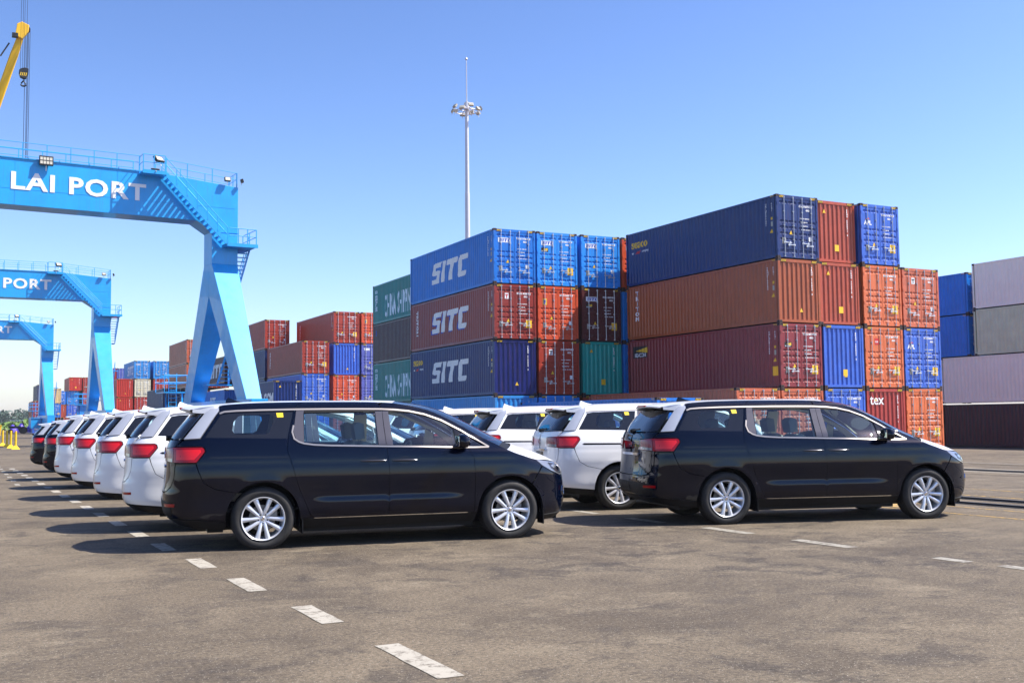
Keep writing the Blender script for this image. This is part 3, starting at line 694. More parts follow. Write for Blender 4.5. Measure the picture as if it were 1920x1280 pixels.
    floodlight(R, (-5.75, -.9, ZT_+.72), .5, .68, .7); floodlight(R, (-12.7, -.25, ZT_-.05), 0, .85, .1, True); floodlight(R, (-.85, -.25, ZTR+.45), 0, .42, .3)
    floodlight(R, (-6.0, -1.0, ZT_-.05), 0, .5, 1.4); floodlight(R, (.2, -.2, ZTR+.45), 1.4, .35, .3)
    return R
CR = gantry('nearest and largest blue gantry crane with white letters and zigzag stair', (17.472, 77.245, 0), .086)
index_kids()
c2_ = dup(CR); c2_.location = (15.55, 132.3, 0); c2_.rotation_euler.z = .03; c2_['label'] = 'middle blue gantry crane, second in size, behind the nearest one'
c3_ = dup(CR); c3_.location = (14.25, 197.3, 0); c3_.rotation_euler.z = .03; c3_['label'] = 'smallest and farthest blue gantry crane at the left'

# ---------------------------------------------------------------- light mast
mr = thing('light_mast', 'tall grey floodlight mast with a ring of lamps and a thin lightning rod', 'light mast', (44.9, 98.3, 0))
b = MB(); b.tube([(0,0,0),(0,0,12),(0,0,12.02),(0,0,24),(0,0,24.02),(0,0,33.2)], [.36,.30,.27,.235,.21,.17], 16); b.obj('pole', MT['pole'], mr, smooth=True)
b = MB(); b.tube([(0,0,33.2),(0,0,37.4),(0,0,37.42),(0,0,37.9)], [.06,.045,.02,.012], 8); b.lathe([(0,-.14),(.10,-.1),(.14,0),(.10,.1),(0,.14)], 10, 'z', (0,0,37.6)); b.obj('lightning_rod', MT['pole'], mr, smooth=True)
b = MB()
for r, z in ((1.15, 32.25), (.62, 32.45)): b.tube([(r*math.cos(t), r*math.sin(t), z) for t in (2*math.pi*k/24 for k in range(25))], .045, 6)
for k in range(8): t = 2*math.pi*k/8; b.bar((.15*math.cos(t), .15*math.sin(t), 32.7), (1.15*math.cos(t), 1.15*math.sin(t), 32.25), .06)
b.lathe([(.18,-.35),(.28,-.35),(.28,.35),(.18,.35)], 12, 'z', (0,0,32.75)); b.obj('lamp_ring', MT['pole'], mr)
for k in range(10):
    t = 2*math.pi*(k+.3)/10; up_ = .32 if k % 2 else .05
    o = floodlight(mr, (1.4*math.cos(t), 1.4*math.sin(t), 32.25+up_), t+math.pi/2, .50, .55, True, MT['lamp_body'])

# ---------------------------------------------------------------- mobile crane boom and hanging hook
tip = Vector((4.75, 107.1, 37.6)); foot = Vector((-5.4, 114.9, 3.2)); dd = (tip-foot).normalized(); side = dd.cross(Vector((0,1,0))).normalized()
br = thing('mobile_crane', 'yellow telescopic crane boom rising at the left edge against the sky', 'mobile crane', (foot.x, foot.y, 0))
O = Vector((foot.x, foot.y, 0))
def seg(a, c, wa, wc, name):
    b = MB(); a = foot+dd*a-O; c = foot+dd*c-O; n2 = dd.cross(side)
    vs = []
    for p, ww in ((a, wa), (c, wc)):
        for sx, sy in ((-.5,-.35),(-.38,-.5),(.38,-.5),(.5,-.35),(.5,.35),(.38,.5),(-.38,.5),(-.5,.35)): vs.append(p+side*sx*ww+n2*sy*ww*.8)
    b.add(vs, [tuple(range(8))[::-1], tuple(range(8,16))]+[(i,(i+1)%8,8+(i+1)%8,8+i) for i in range(8)]); return b.obj(name, MT['boom'], br)
Lb = (tip-foot).length
seg(0, 14, .95, .92, 'boom_section'); seg(13, 24, .84, .81, 'boom_section'); seg(23, Lb-2.6, .74, .68, 'boom_section'); seg(Lb-2.7, Lb-.5, .68, .50, 'boom_section')
b = MB(); tl = tip-O
b.prism([(tl.x-.75, tl.z-1.0), (tl.x-.15, tl.z-1.25), (tl.x+.35, tl.z-.55), (tl.x+.42, tl.z+.1), (tl.x-.2, tl.z+.35), (tl.x-.6, tl.z+.1)], tl.y-.32, tl.y+.32, 'y'); bh = b.obj('boom_head', MT['boom'], br, bevel=.05)
b = MB(); b.lathe([(.0,-.2),(.30,-.2),(.24,-.1),(.30,0),(.24,.1),(.30,.2),(0,.2)], 20, 'y', (tl.x+.22, tl.y, tl.z-.25)); b.obj('sheave', MT['steel_dark'], bh, smooth=True)
b = MB(); b.box((tl.x-1.0, tl.y-.4, tl.z-1.15), (tl.x-.5, tl.y+.1, tl.z-.8)); b.bar((tl.x-1.9, tl.y, tl.z-3.0), (tl.x-1.2, tl.y, tl.z-1.7), .12); b.tube([(tl.x-2.5,tl.y,tl.z-5.1),(tl.x-3.3,tl.y,tl.z-5.1),(tl.x-3.4,tl.y,tl.z-5.35),(tl.x-2.7,tl.y,tl.z-5.35)], .03, 5); b.obj('boom_fitting', MT['steel_dark'], br)
b = MB()
for dx in (.12, .30, .38, .50): b.tube([(tl.x+dx, tl.y-.1, tl.z-.2), (tl.x+dx+.02, tl.y-.1, 22.0)], .022, 4)
b.obj('hoist_cable', MT['steel_dark'], br)
b = MB(); b.prism([(tl.x, 21.0), (tl.x+.7, 21.0), (tl.x+.8, 21.6), (tl.x+.6, 22.0), (tl.x+.05, 22.0)], tl.y-.3, tl.y+.1, 'y'); b.obj('hook_block', MT['steel_dark'], br, bevel=.03)
b = MB(); b.box((-6, -1.4, .9), (4.5, 1.4, 1.7)); b.box((-2.2, -1.3, 1.7), (1.5, 1.3, 3.6)); b.obj('carrier', MT['boom'], br, bevel=.08)
for x in (-5, -3.4, 1.6, 3.2):
    for y in (-1.25, 1.25):
        t = MB(); t.lathe([(.0,-.2),(.3,-.2),(.62,-.2),(.68,-.12),(.68,.12),(.62,.2),(.3,.2),(0,.2)], 18, 'y', (x, y, .68)); t.obj('wheel', MT['rubber'], br, smooth=True)

hk = thing('crane_hook', 'black hook block hanging on four thin cables in front of the yellow boom', 'crane hook', (3.98, 89.0, 27.9))
hk.scale = (.8,.8,.8)
b = MB(); b.prism([(-.42,-.05),(-.30,-.42),(0,-.55),(.22,-.50),(.40,-.1),(.42,.45),(.10,.52),(-.20,.42),(-.40,.25)], -.22, .22, 'y'); b.obj('block', MT['steel_dark'], hk, bevel=.03)
b = MB()
for k in range(4): b.add([(-.34+k*.16,-.225,-.30),(-.27+k*.16,-.225,-.30),(-.19+k*.16,-.225,.02),(-.26+k*.16,-.225,.02)], [(0,1,2,3)])
b.obj('hazard_stripe', MT['post_yellow'], hk, fix=False)
b = MB(); b.tube([(.0,0,-.5),(.0,0,-.72),(-.20,0,-1.0),(-.22,0,-1.12),(-.1,0,-1.22),(.1,0,-1.22),(.22,0,-1.12),(.20,0,-1.0),(.02,0,-.76)], [.07,.07,.06,.08,.09,.09,.08,.06,.05], 8); b.obj('hook', MT['steel_dark'], hk, smooth=True)
b = MB()
for dx in (-.30, -.12, .02, .22): b.tube([(dx, 0, .3), (dx-.04, 0, 19)], .016, 4)
b.obj('hoist_cable', MT['steel_dark'], hk)

# ---------------------------------------------------------------- yellow posts
P0 = thing('yellow_post', 'yellow post with splayed foot, nearest of the row of four at the left edge', 'post', (3.32, 74.3, 0), 0, 'yellow posts in a row')
b = MB(); b.tube([(0,0,.15),(0,0,1.12)], .07, 10); b.obj('pole', MT['post_yellow'], P0, smooth=True)
b = MB(); b.add([(-.25,-.25,0),(.25,-.25,0),(.25,.25,0),(-.25,.25,0),(-.08,-.08,.22),(.08,-.08,.22),(.08,.08,.22),(-.08,.08,.22)], [(3,2,1,0),(4,5,6,7),(0,1,5,4),(1,2,6,5),(2,3,7,6),(3,0,4,7)]); b.obj('foot', MT['post_yellow'], P0, bevel=.01)
index_kids()
for (x, y), lab in zip(((3.2, 78.0), (3.15, 82.6), (3.05, 87.4)), ('yellow post second nearest in the row of four', 'yellow post third nearest in the row of four', 'farthest yellow post in the row of four')):
    q = dup(P0); q.location = (x, y, 0); q['label'] = lab
yb = thing('yellow_bin', 'bright yellow box cut by the left edge of the photo behind the posts', 'bin', (5.2, 172, 0))
b = MB(); b.prism([(-.55,0),(.5,0),(.62,1.35),(-.68,1.35)], -.5, .5, 'y'); b.obj('body', MT['post_yellow'], yb, bevel=.04)
b = MB(); b.box((-.72,-.55,1.35),(.66,.55,1.47)); b.obj('lid', MT['post_yellow'], yb, bevel=.03)

# tractor with canopy and tarpaulin-covered machine far left
tr = thing('farm_tractor', 'dark tractor with a white canopy parked far off at the left', 'tractor', (9.3, 205, 0))
b = MB(); b.box((-1.3,-.5,.9),(.6,.5,1.3)); b.box((.2,-.7,.7),(1.5,.7,1.1)); b.obj('body', MT['steel_dark'], tr, bevel=.08)
for x, r in ((-1.0,.4),(1.0,.62)):
    for y in (-.85,.85):
        t = MB(); t.lathe([(0,-.2),(r*.5,-.2),(r*.95,-.2),(r,-.1),(r,.1),(r*.95,.2),(r*.5,.2),(0,.2)], 18, 'y', (x,y,r)); t.obj('wheel', MT['rubber'], tr, smooth=True)
b = MB(); b.box((-1.1,-.9,2.15),(1.0,.9,2.27)); b.obj('canopy', MT['white_txt'], tr, bevel=.04)
b = MB(); b.bar((1.1,-.6,1.3),(.8,-.6,2.2),.12); b.bar((1.1,.6,1.3),(.8,.6,2.2),.12); b.bar((-.3,0,1.3),(-.3,0,2.2),.12); b.obj('canopy_post', MT['steel_dark'], tr)
tp = MB(); n = 16; rr = random.Random(3)
vs = []; fs = []
for i in range(n+1):
    for j in range(9):
        x = -3.4+6.8*i/n; t = math.pi*j/8; hgt = (1.9+.5*math.sin(i*.9)-.5*abs(i-8)/8)
        vs.append((x+rr.uniform(-.1,.1), -1.3*math.cos(t)*(1+.1*math.sin(i)), .35+hgt*math.sin(t)**.6+rr.uniform(-.06,.06)))
for i in range(n):
    for j in range(8): fs.append((i*9+j, i*9+j+1, (i+1)*9+j+1, (i+1)*9+j))
tp.add(vs, fs); cm = tp.obj('covered_machine', MT['violet'], None, smooth=True, ang=80); cm.location = (10.0, 208, 0); cm.scale = (.48, .8, .68); tag(cm, 'machine under a violet tarpaulin beside the far tractor', 'covered machine')
# ---------------------------------------------------------------- minivans
def hermite(xs, ys):
    xs = np.array(xs, float); ys = np.array(ys, float); d = np.diff(ys)/np.diff(xs); m = np.zeros(len(xs))
    m[1:-1] = np.where(d[:-1]*d[1:] > 0, 2*d[:-1]*d[1:]/(d[:-1]+d[1:]+1e-12), 0); m[0] = d[0]; m[-1] = d[-1]
    def f(x):
        x = np.clip(x, xs[0], xs[-1]); i = np.clip(np.searchsorted(xs, x)-1, 0, len(xs)-2); h = xs[i+1]-xs[i]; t = (x-xs[i])/h
        return ys[i]*(2*t**3-3*t**2+1)+m[i]*h*(t**3-2*t**2+t)+ys[i+1]*(-2*t**3+3*t**2)+m[i+1]*h*(t**3-t**2)
    return f
def sstep(x, a, b):
    t = np.clip((x-a)/(b-a), 0, 1); return t*t*(3-2*t)
fW = hermite([.18,.28,.36,.46,.60,.72,.82,.92,1.02,1.12,1.18,1.24,1.34,1.46,1.56,1.62,1.66,1.70,1.725,1.745],
             [.86,.915,.945,.962,.964,.972,.980,.976,.963,.947,.931,.913,.868,.812,.765,.738,.716,.685,.65,.58])
fSR = hermite([.18,.30,.38,.45,.58,.66,.74,.82,.95,1.08,1.18,1.26,1.33,1.45,1.58,1.66,1.74],
              [-.80,-.98,-1.08,-1.122,-1.137,-1.132,-1.116,-1.105,-1.098,-1.095,-1.09,-1.065,-1.03,-.945,-.83,-.76,-.68])
fSF = hermite([.18,.26,.36,.50,.66,.80,.88,.93,.98,1.1,1.74], [3.78,3.92,3.98,4.0,3.995,3.97,3.93,3.88,3.80,3.6,3.4])
NR, NF, S0R, S0F = 4.4, 3.0, -.35, 2.85
def halfw(s, z):
    w_ = fW(z); w_ = w_*(1-.030*sstep(-s, .1, 1.1)-.02*sstep(s, 2.4, 3.8))
    w_ = w_-sstep(s, 1.5, 3.0)*.17*sstep(z, 1.07, 1.3)
    for cx in (0, 3.06):
        d = np.sqrt((s-cx)**2+(z-.36)**2); w_ = w_+.007*np.exp(-((d-.44)/.05)**2)*(z < .95)
    k = sstep(s, .50, .8)*(1-sstep(s, 2.15, 2.55)); w_ = w_+.013*k*(1-sstep(z,.535,.585))*sstep(z,.30,.50)
    w_ = w_+.003*np.exp(-((z-1.03)/.02)**2)*(s < 3.2)
    return w_
def side_y(s, z):
    w_ = halfw(s, z); sr = fSR(z); sf = fSF(z)
    a = np.clip((S0R-s)/(S0R-sr), 0, 1); c = np.clip((s-S0F)/(sf-S0F), 0, 1)
    return w_*np.maximum(1-a**NR, 0)**(1/NR)*np.maximum(1-c**NF, 0)**(1/NF)
def rear_s(y, z):
    w_ = halfw(-.9+0*z, z); return S0R-(S0R-fSR(z))*np.maximum(1-np.clip(np.abs(y)/w_, 0, 1)**NR, 0)**(1/NR)
def front_s(y, z):
    w_ = halfw(3.5+0*z, z); return S0F+(fSF(z)-S0F)*np.maximum(1-np.clip(np.abs(y)/w_, 0, 1)**NF, 0)**(1/NF)
def corners(z):
    kr = .5**(1/NR); kf = .5**(1/NF)
    return S0R-(S0R-fSR(z))*kr, halfw(-.9+0*z, z)*kr, S0F+(fSF(z)-S0F)*kf, halfw(3.5+0*z, z)*kf
def surf(q, z, off=0.0):
    """chart of the left half: q runs along the side and round both ends"""
    q = np.asarray(q, float); z = np.asarray(z, float)
    def P(q, z):
        sr, yr, sf, yf = corners(z)
        yR = np.clip(yr-(sr-q), 0, None); yF = np.clip(yf-(q-sf), 0, None)
        s = np.where(q < sr, rear_s(yR, z), np.where(q > sf, front_s(yF, z), q))
        y = np.where(q < sr, yR, np.where(q > sf, yF, side_y(np.clip(q, sr, sf), z)))
        return np.stack([s, y, z], -1)
    p = P(q, z); e = .012; n = np.cross(P(q, z+e)-P(q, z-e), P(q+e, z)-P(q-e, z))
    n /= np.linalg.norm(n, axis=-1, keepdims=True)+1e-9
    flip = (n[..., 1]*1.0 + np.where(q < -.9, -n[..., 0], 0)+np.where(q > 3.7, n[..., 0], 0)) < 0
    n[flip] *= -1
    return p+n*off, n
def qc_r(z): sr, yr, _, _ = corners(np.array(z, float)); return float(sr-yr)
def qc_f(z): _, _, sf, yf = corners(np.array(z, float)); return float(sf+yf)
def inpoly(x, y, P):
    c = False; n = len(P); j = n-1
    for i in range(n):
        if (P[i][1] > y) != (P[j][1] > y) and x < (P[j][0]-P[i][0])*(y-P[i][1])/(P[j][1]-P[i][1])+P[i][0]: c = not c
        j = i
    return c
def area(P): return .5*sum(P[i-1][0]*P[i][1]-P[i][0]*P[i-1][1] for i in range(len(P)))
def inset(P, d, fixed):
    if area(P) < 0: P = P[::-1]
    n = len(P); out = []
    for i in range(n):
        a, b, c = Vector(P[i-1]), Vector(P[i]), Vector(P[(i+1) % n])
        e1 = (b-a).normalized(); e2 = (c-b).normalized(); n1 = Vector((-e1.y, e1.x)); n2 = Vector((-e2.y, e2.x))
        if fixed(b): out.append((b.x, b.y)); continue
        m_ = (n1+n2); k = d/max(.35, m_.length_squared/2) if m_.length > .1 else d
        v = b+m_*.5*k*1.0 if m_.length > .1 else b+n1*d
        out.append((v.x, v.y))
    return out
def densify(P, st=.045):
    o = []
    for i in range(len(P)):
        a = P[i]; b = P[(i+1) % len(P)]; L = math.hypot(b[0]-a[0], b[1]-a[1]); k = max(1, int(L/st))
        o += [(a[0]+(b[0]-a[0])*t/k, a[1]+(b[1]-a[1])*t/k) for t in range(k)]
    return o
def isc(v):   # on the centre line of car
    return v[0] < -1.45 and abs(v[0]-qc_r(v[1])) < .01 or v[0] > 4.1 and abs(v[0]-qc_f(v[1])) < .01
def panel(name, polys, m, parent, holes=(), gap=.0042, off=0.0, thick=.018, mirror='both', st=.05, smooth_edges=True, lift=None):
    """cut a skin piece out of the body surface; mirror: 'both' = both halves in one mesh, 'L'/'R' = one side only"""
    V = []; F = []; N = []
    for P in polys:
        if gap: P = inset(P, gap, isc)
        elif area(P) < 0: P = P[::-1]
        P = densify(P, st*.8); H_ = [densify(h[::-1] if area(h) > 0 else h, st*.8) for h in holes if inpoly(*h[0], P) or len(polys) == 1]
        pts = list(P); edges = [(i, (i+1) % len(P)) for i in range(len(P))]
        for h in H_: k = len(pts); pts += h; edges += [(k+i, k+(i+1) % len(h)) for i in range(len(h))]
        xs = [p[0] for p in P]; ys = [p[1] for p in P]; nb = len(pts); bp = np.array(pts)
        a0 = min(xs)+st*.5
        for i in range(int((max(xs)-min(xs))/st)+1):
            for j in range(int((max(ys)-min(ys))/st)+1):
                x, y = a0+i*st, min(ys)+st*.5+j*st
                if inpoly(x, y, P) and not any(inpoly(x, y, h) for h in H_) and np.min(np.abs(bp-[x, y]).sum(1)) > st*.45: pts.append((x, y))
        r = delaunay_2d_cdt([Vector(p) for p in pts], edges, [], 0, 1e-6)
        vs, fs = r[0], r[2]; arr = np.array([(v.x, v.y) for v in vs])
        keep = []
        for f in fs:
            cx, cy = arr[list(f)].mean(0)
            if inpoly(cx, cy, P) and not any(inpoly(cx, cy, h) for h in H_): keep.append(tuple(f) if area([arr[i] for i in f]) > 0 else tuple(f)[::-1])
        offs = off if lift is None else lift(arr)
        p3, n3 = surf(arr[:, 0], arr[:, 1], 0); p3 = p3+n3*np.reshape(offs, (-1, 1)) if np.ndim(offs) else p3+n3*offs
        k = len(V); V += [tuple(v) for v in p3]; N += [tuple(v) for v in n3]; F += [tuple(i+k for i in f) for f in keep]
        if thick:
            es = {}
            for f in keep:
                for a, b in zip(f, f[1:]+f[:1]): es[(a, b)] = 1
            bd = [(a, b) for (a, b) in es if (b, a) not in es and not (isc(arr[a]) and isc(arr[b]))]
            for a, b in bd:
                k2 = len(V); pa, pb, na, nb_ = p3[a], p3[b], n3[a], n3[b]; en = np.cross(pb-pa, na); L = np.linalg.norm(en); en = en/L if L > 1e-9 else na
                V += [tuple(pa), tuple(pb), tuple(pb-nb_*thick), tuple(pa-na*thick)]; N += [tuple(-en)]*4; F.append((k2+1, k2, k2+3, k2+2))
    V = np.array(V); N = np.array(N); out = []
    def mk(sy):
        v = V.copy(); n = N.copy(); v[:, 1] *= sy; n[:, 1] *= sy; return v, n, [f[::-1] for f in F] if sy > 0 else F
    # chart (q,z) ccw seen from outside on the right-hand side of the car (y<0)
    if mirror == 'both':
        v1, n1, f1 = mk(1); v2, n2, f2 = mk(-1); k = len(v1); v = np.vstack([v1, v2]); n = np.vstack([n1, n2]); f = f1+[tuple(i+k for i in x) for x in f2]
    else: v, n, f = mk(1 if mirror == 'L' else -1)
    me = bpy.data.meshes.new(name); me.from_pydata([tuple(x) for x in v], [], f); me.polygons.foreach_set('use_smooth', [True]*len(f))
    me.normals_split_custom_set_from_vertices([tuple(x) for x in n]); me.update()
    return link(name, me, parent, m)
def arc(cx, r, a0, a1, n=14): return [(cx+r*math.cos(math.radians(a0+(a1-a0)*k/n)), .36+r*math.sin(math.radians(a0+(a1-a0)*k/n))) for k in range(n+1)]
fZT = hermite([-.80,-.60,-.46,0,.5,1.1,1.53,1.77,2.02,2.24,2.5,2.77,2.94,3.03,3.13,3.22,3.42,3.6], [1.60,1.66,1.70,1.727,1.735,1.734,1.722,1.690,1.635,1.55,1.415,1.262,1.168,1.118,1.075,1.045,.985,.955])
ZTp = lambda a, b, n: [(a+(b-a)*k/n, float(fZT(a+(b-a)*k/n))) for k in range(n+1)]
def grid_mesh(name, P, m, parent, thick=0, mat_list=None):
    """P[i][j] rows of 3D points"""
    P = np.array(P); a, b = P.shape[:2]; vs = P.reshape(-1, 3).tolist(); fs = [(i*b+j, i*b+j+1, (i+1)*b+j+1, (i+1)*b+j) for i in range(a-1) for j in range(b-1)]
    me = bpy.data.meshes.new(name); me.from_pydata(vs, [], fs); bm = bmesh.new(); bm.from_mesh(me)
    bmesh.ops.recalc_face_normals(bm, faces=bm.faces)
    if sum(f.normal.z for f in bm.faces) < 0: bmesh.ops.reverse_faces(bm, faces=bm.faces)
    if thick:
        g = bmesh.ops.solidify(bm, geom=bm.faces[:], thickness=thick)
    bm.to_mesh(me); bm.free(); me.polygons.foreach_set('use_smooth', [True]*len(me.polygons)); me.set_sharp_from_angle(angle=math.radians(50)); return link(name, me, parent, m)

def wheel(car, cx, sy, name='wheel'):
    yo = sy*.975
    w_ = thing(name, '', '', (cx, 0, .36)); del w_['label']; del w_['category']; w_.parent = car
    def Y(v): return sy*v
    b = MB(); r = .369; prof = [(.225,.725),(.240,.755),(.258,.940),(.285,.958),(.315,.962),(.335,.955),(.352,.942),(.364,.925)]
    for k in range(4): y0 = .92-k*.055; prof += [(.369, y0),(.369, y0-.036),(.361, y0-.040),(.361, y0-.050)]
    prof += [(.369,.70),(.352,.695),(.30,.69),(.225,.72)]
    b.lathe([(p, Y(h)) for p, h in prof], 48, 'y'); ty = b.mesh('tyre', smooth=True, ang=32)
    link('tyre', ty, w_, MT['rubber'])
    # rim
    b = MB(); b.lathe([(q, Y(h)) for q, h in [(.236,.74),(.246,.80),(.258,.945),(.252,.957),(.243,.950),(.236,.92),(.228,.80),(.22,.74)]], 48, 'y')
    for k in range(10):
        base = 2*math.pi*(k//2)/5+math.pi/2; sg = 1 if k % 2 else -1
        a0, a1 = base+sg*.20, base+sg*.37
        vs = []
        for (rr, a, ww, yy) in ((.045, a0, .019, .918), (.138, base+sg*.345, .018, .938), (.240, a1, .026, .934)):
            c = Vector((math.cos(a)*rr, 0, math.sin(a)*rr)); t_ = Vector((-math.sin(a), 0, math.cos(a)))
            for s1, dy in ((-1.25, -.035), (-1, 0), (-.15, .007), (.15, .007), (1, 0), (1.25, -.035)):
                p = c+t_*s1*ww; vs.append((p.x, Y(yy+dy), p.z))
        fs = [(i*6+j, i*6+j+1, (i+1)*6+j+1, (i+1)*6+j) for i in range(2) for j in range(5)]
        b.add(vs, fs)
    b.lathe([(q, Y(h)) for q, h in [(.0,.925),(.028,.925),(.032,.918),(.05,.920),(.072,.918),(.078,.89),(.078,.85)]], 24, 'y')
    rim = link('rim', b.mesh('rim', smooth=True, ang=40), w_, MT['alloy'])
    b = MB(); b.lathe([(q, Y(h)) for q, h in [(0,.932),(.020,.932),(.026,.927),(.027,.918)]], 16, 'y'); link('hub_cap', b.mesh('hub_cap', smooth=True), rim, MT['chrome'])
    b = MB()
    for k in range(5):
        a = 2*math.pi*(k+.5)/5+math.pi/2; b.lathe([(q, Y(h)) for q, h in [(0,.928),(.009,.926),(.011,.915)]], 6, 'y', (.055*math.cos(a), 0, .055*math.sin(a)))
    link('wheel_nut', b.mesh('wheel_nut'), rim, MT['steel_dark'])
    b = MB(); b.lathe([(q, Y(h)) for q, h in [(.0,.83),(.06,.85),(.075,.835),(.155,.835),(.155,.81),(0,.81)]], 28, 'y'); b.box((.06, min(Y(.80), Y(.87)), .02), (.17, max(Y(.80), Y(.87)), .13)); link('brake_disc', b.mesh('brake_disc', smooth=True), w_, MT['alloy_dark'])
    return w_

def build_car(paint_m, label, group, film=True, dark=False):
    car = thing('minivan', label, 'minivan', (0, 0, 0), 0, group)
    film_m = MT['film']
    low = MT['trim_black']
    # ---- quarter panel
    lamp = [(-1.34,1.045),(-1.0,1.03),(-.76,1.03),(-.665,1.155),(-.675,1.19),(-.70,1.205),(-1.0,1.205),(-1.34,1.185)]
    qw = [(-.665,1.318),(-.48,1.585),(-.38,1.602),(.0,1.615),(.368,1.617),(.285,1.295)]
    gap1 = [(.50,1.734),(.44,1.715),(.405,1.66),(.385,1.62),(.335,1.45),(.29,1.28),(.28,1.15),(.32,1.03),(.42,.70),(.55,.40),(.575,.345)]
    quarter = [(-.995,1.215),(-.90,1.29),(-.72,1.30),(-.545,1.56),(-.50,1.63),(-.50,float(fZT(-.5)))]+ZTp(-.46,.46,14)[:-1]+gap1[:]+[(.43,.345)]+arc(0,.43,-2,134)+[(-.55,.725),(-.68,.80),(-.735,.93),(-.76,1.022),(-.655,1.155),(-.668,1.20),(-.70,1.215)]
    for sd_ in 'LR': panel('quarter_panel', [quarter], paint_m, car, holes=[qw], mirror=sd_)
    dpil = [(-.90,1.295),(-.72,1.305),(-.55,1.56),(-.50,1.625),(-.50,1.66),(-.60,1.65),(-.66,1.60)]
    for sd_ in 'LR': panel('rear_pillar_trim', [dpil], MT['silver'], car, off=.012, thick=.03, mirror=sd_)
    # ---- fender + A pillar + roof side
    low_ch = [(2.79,1.165),(2.67,1.255),(2.48,1.372),(2.22,1.503),(1.93,1.602),(1.75,1.634),(1.57,1.652),(1.452,1.658)]
    fender = [(1.442,1.705)]+ZTp(1.46,3.42,34)[1:]+[(3.51,.905),(3.44,.80),(3.352,.676)]+arc(3.06,.43,47,183)+[(2.585,.345),(2.595,.70),(2.585,1.02),(2.55,1.08),(2.50,1.19),(2.455,1.365),(2.22,1.503),(1.93,1.602),(1.75,1.634),(1.57,1.652),(1.452,1.658)]
    fq = [(2.485,1.335),(2.60,1.265),(2.76,1.160),(2.56,1.155),(2.52,1.24)]
    for sd_ in 'LR': panel('fender', [fender], paint_m, car, holes=[fq], mirror=sd_)
    # ---- doors
    dg = [(.50,1.605),(1.0,1.612),(1.368,1.607),(1.372,1.40),(1.378,1.205),(1.0,1.212),(.66,1.225),(.485,1.24)]
    sl = gap1[::-1]+ZTp(.6,1.38,8)+[(1.42,1.712),(1.445,1.66),(1.462,1.55),(1.465,1.40),(1.475,1.2),(1.49,1.08),(1.508,.87),(1.50,.345)]
    fg = [(1.535,1.602),(1.68,1.605),(1.82,1.592),(2.07,1.540),(2.29,1.455),(2.365,1.395),(2.38,1.30),(2.375,1.178),(1.9,1.188),(1.56,1.195)]
    fd = [(1.50,.345),(1.508,.87),(1.49,1.08),(1.475,1.2),(1.465,1.40),(1.456,1.60),(1.452,1.658),(1.57,1.652),(1.75,1.634),(1.93,1.602),(2.22,1.503),(2.455,1.365),(2.50,1.19),(2.55,1.08),(2.585,1.02),(2.595,.70),(2.585,.345)]
    for sd_ in ('L', 'R'):
        sy = 1 if sd_ == 'L' else -1
        for nm, poly, hole, hq in (('sliding_door', sl, dg, 1.31), ('front_door', fd, fg, 1.70)):
            d = panel(nm, [poly], paint_m, car, holes=[hole], mirror=sd_)
            g2 = [(x, y) for x, y in inset(hole, -.008, lambda v: False)]
            panel('window', [g2], MT['glass'], d, off=-.008, thick=0, gap=0, mirror=sd_)
            fr = [g2]
            # handle: recess cup and grip
            th = np.linspace(0, 2*math.pi, 18)[:-1]; cup = [(hq+.075*math.cos(t), 1.012+.052*math.sin(t)) for t in th]
            panel('handle_recess', [cup], MT['gloss_black'], d, off=.0015, thick=0, gap=0, mirror=sd_, st=.03)
            b = MB(); ns = 9; vs = []
            for i in range(ns):
                q_ = hq-.155+.31*i/(ns-1); p, n = surf(np.array([q_]), np.array([1.012])); p = p[0]; n = n[0]; e = .5+.5*math.sin(math.pi*i/(ns-1))**.5; lift = .008+.022*math.sin(math.pi*i/(ns-1))**.5
                for (a, c) in ((0,-1),(.6,-.75),(1,0),(.6,.75),(0,1)): v = p+n*(lift*(.4+.6*a)); vs.append((v[0], v[1]*sy, v[2]+c*.015*e))
            b.add(vs, [(i*5+j, i*5+j+1, i*5+j+6, i*5+j+5) for i in range(ns-1) for j in range(4)]); b.obj('handle', MT['handle_dark'] if dark else paint_m, d, smooth=True, ang=60)
        # pillar covers, chrome
        cp = [(.405,1.625),(.50,1.627),(.49,1.60),(.478,1.245),(.43,1.262),(.385,1.29),(.36,1.37)]
        panel('pillar_cover', [cp], MT['pillar'], car, off=.0035, thick=.006, gap=0, mirror=sd_)
        panel('pillar_cover', [[(1.372,1.612),(1.458,1.612),(1.458,1.45),(1.472,1.205),(1.381,1.205),(1.375,1.4)]], MT['pillar'], car, off=.0035, thick=.006, gap=0, mirror=sd_)
        panel('pillar_cover', [[(1.462,1.612),(1.535,1.612),(1.56,1.20),(1.478,1.203),(1.466,1.45)]], MT['pillar'], car, off=.0035, thick=.006, gap=0, mirror=sd_)
        panel('pillar_cover', [[(2.372,1.392),(2.452,1.352),(2.50,1.165),(2.385,1.175),(2.388,1.30)]], MT['gloss_black'], car, off=.0035, thick=.006, gap=0, mirror=sd_)
        top = [(-.495,1.598),(-.44,1.618),(-.3,1.628),(0,1.636),(.38,1.641),(.8,1.643),(1.2,1.641),(1.45,1.638),(1.62,1.630),(1.80,1.612),(2.0,1.571),(2.22,1.493),(2.48,1.358),(2.67,1.240),(2.80,1.150)]
        bot = [(2.79,1.150),(2.62,1.148),(2.4,1.152),(2.0,1.168),(1.24,1.190),(.80,1.203),(.60,1.215),(.48,1.232),(.42,1.252),(.365,1.29),(.345,1.37),(.365,1.45)]
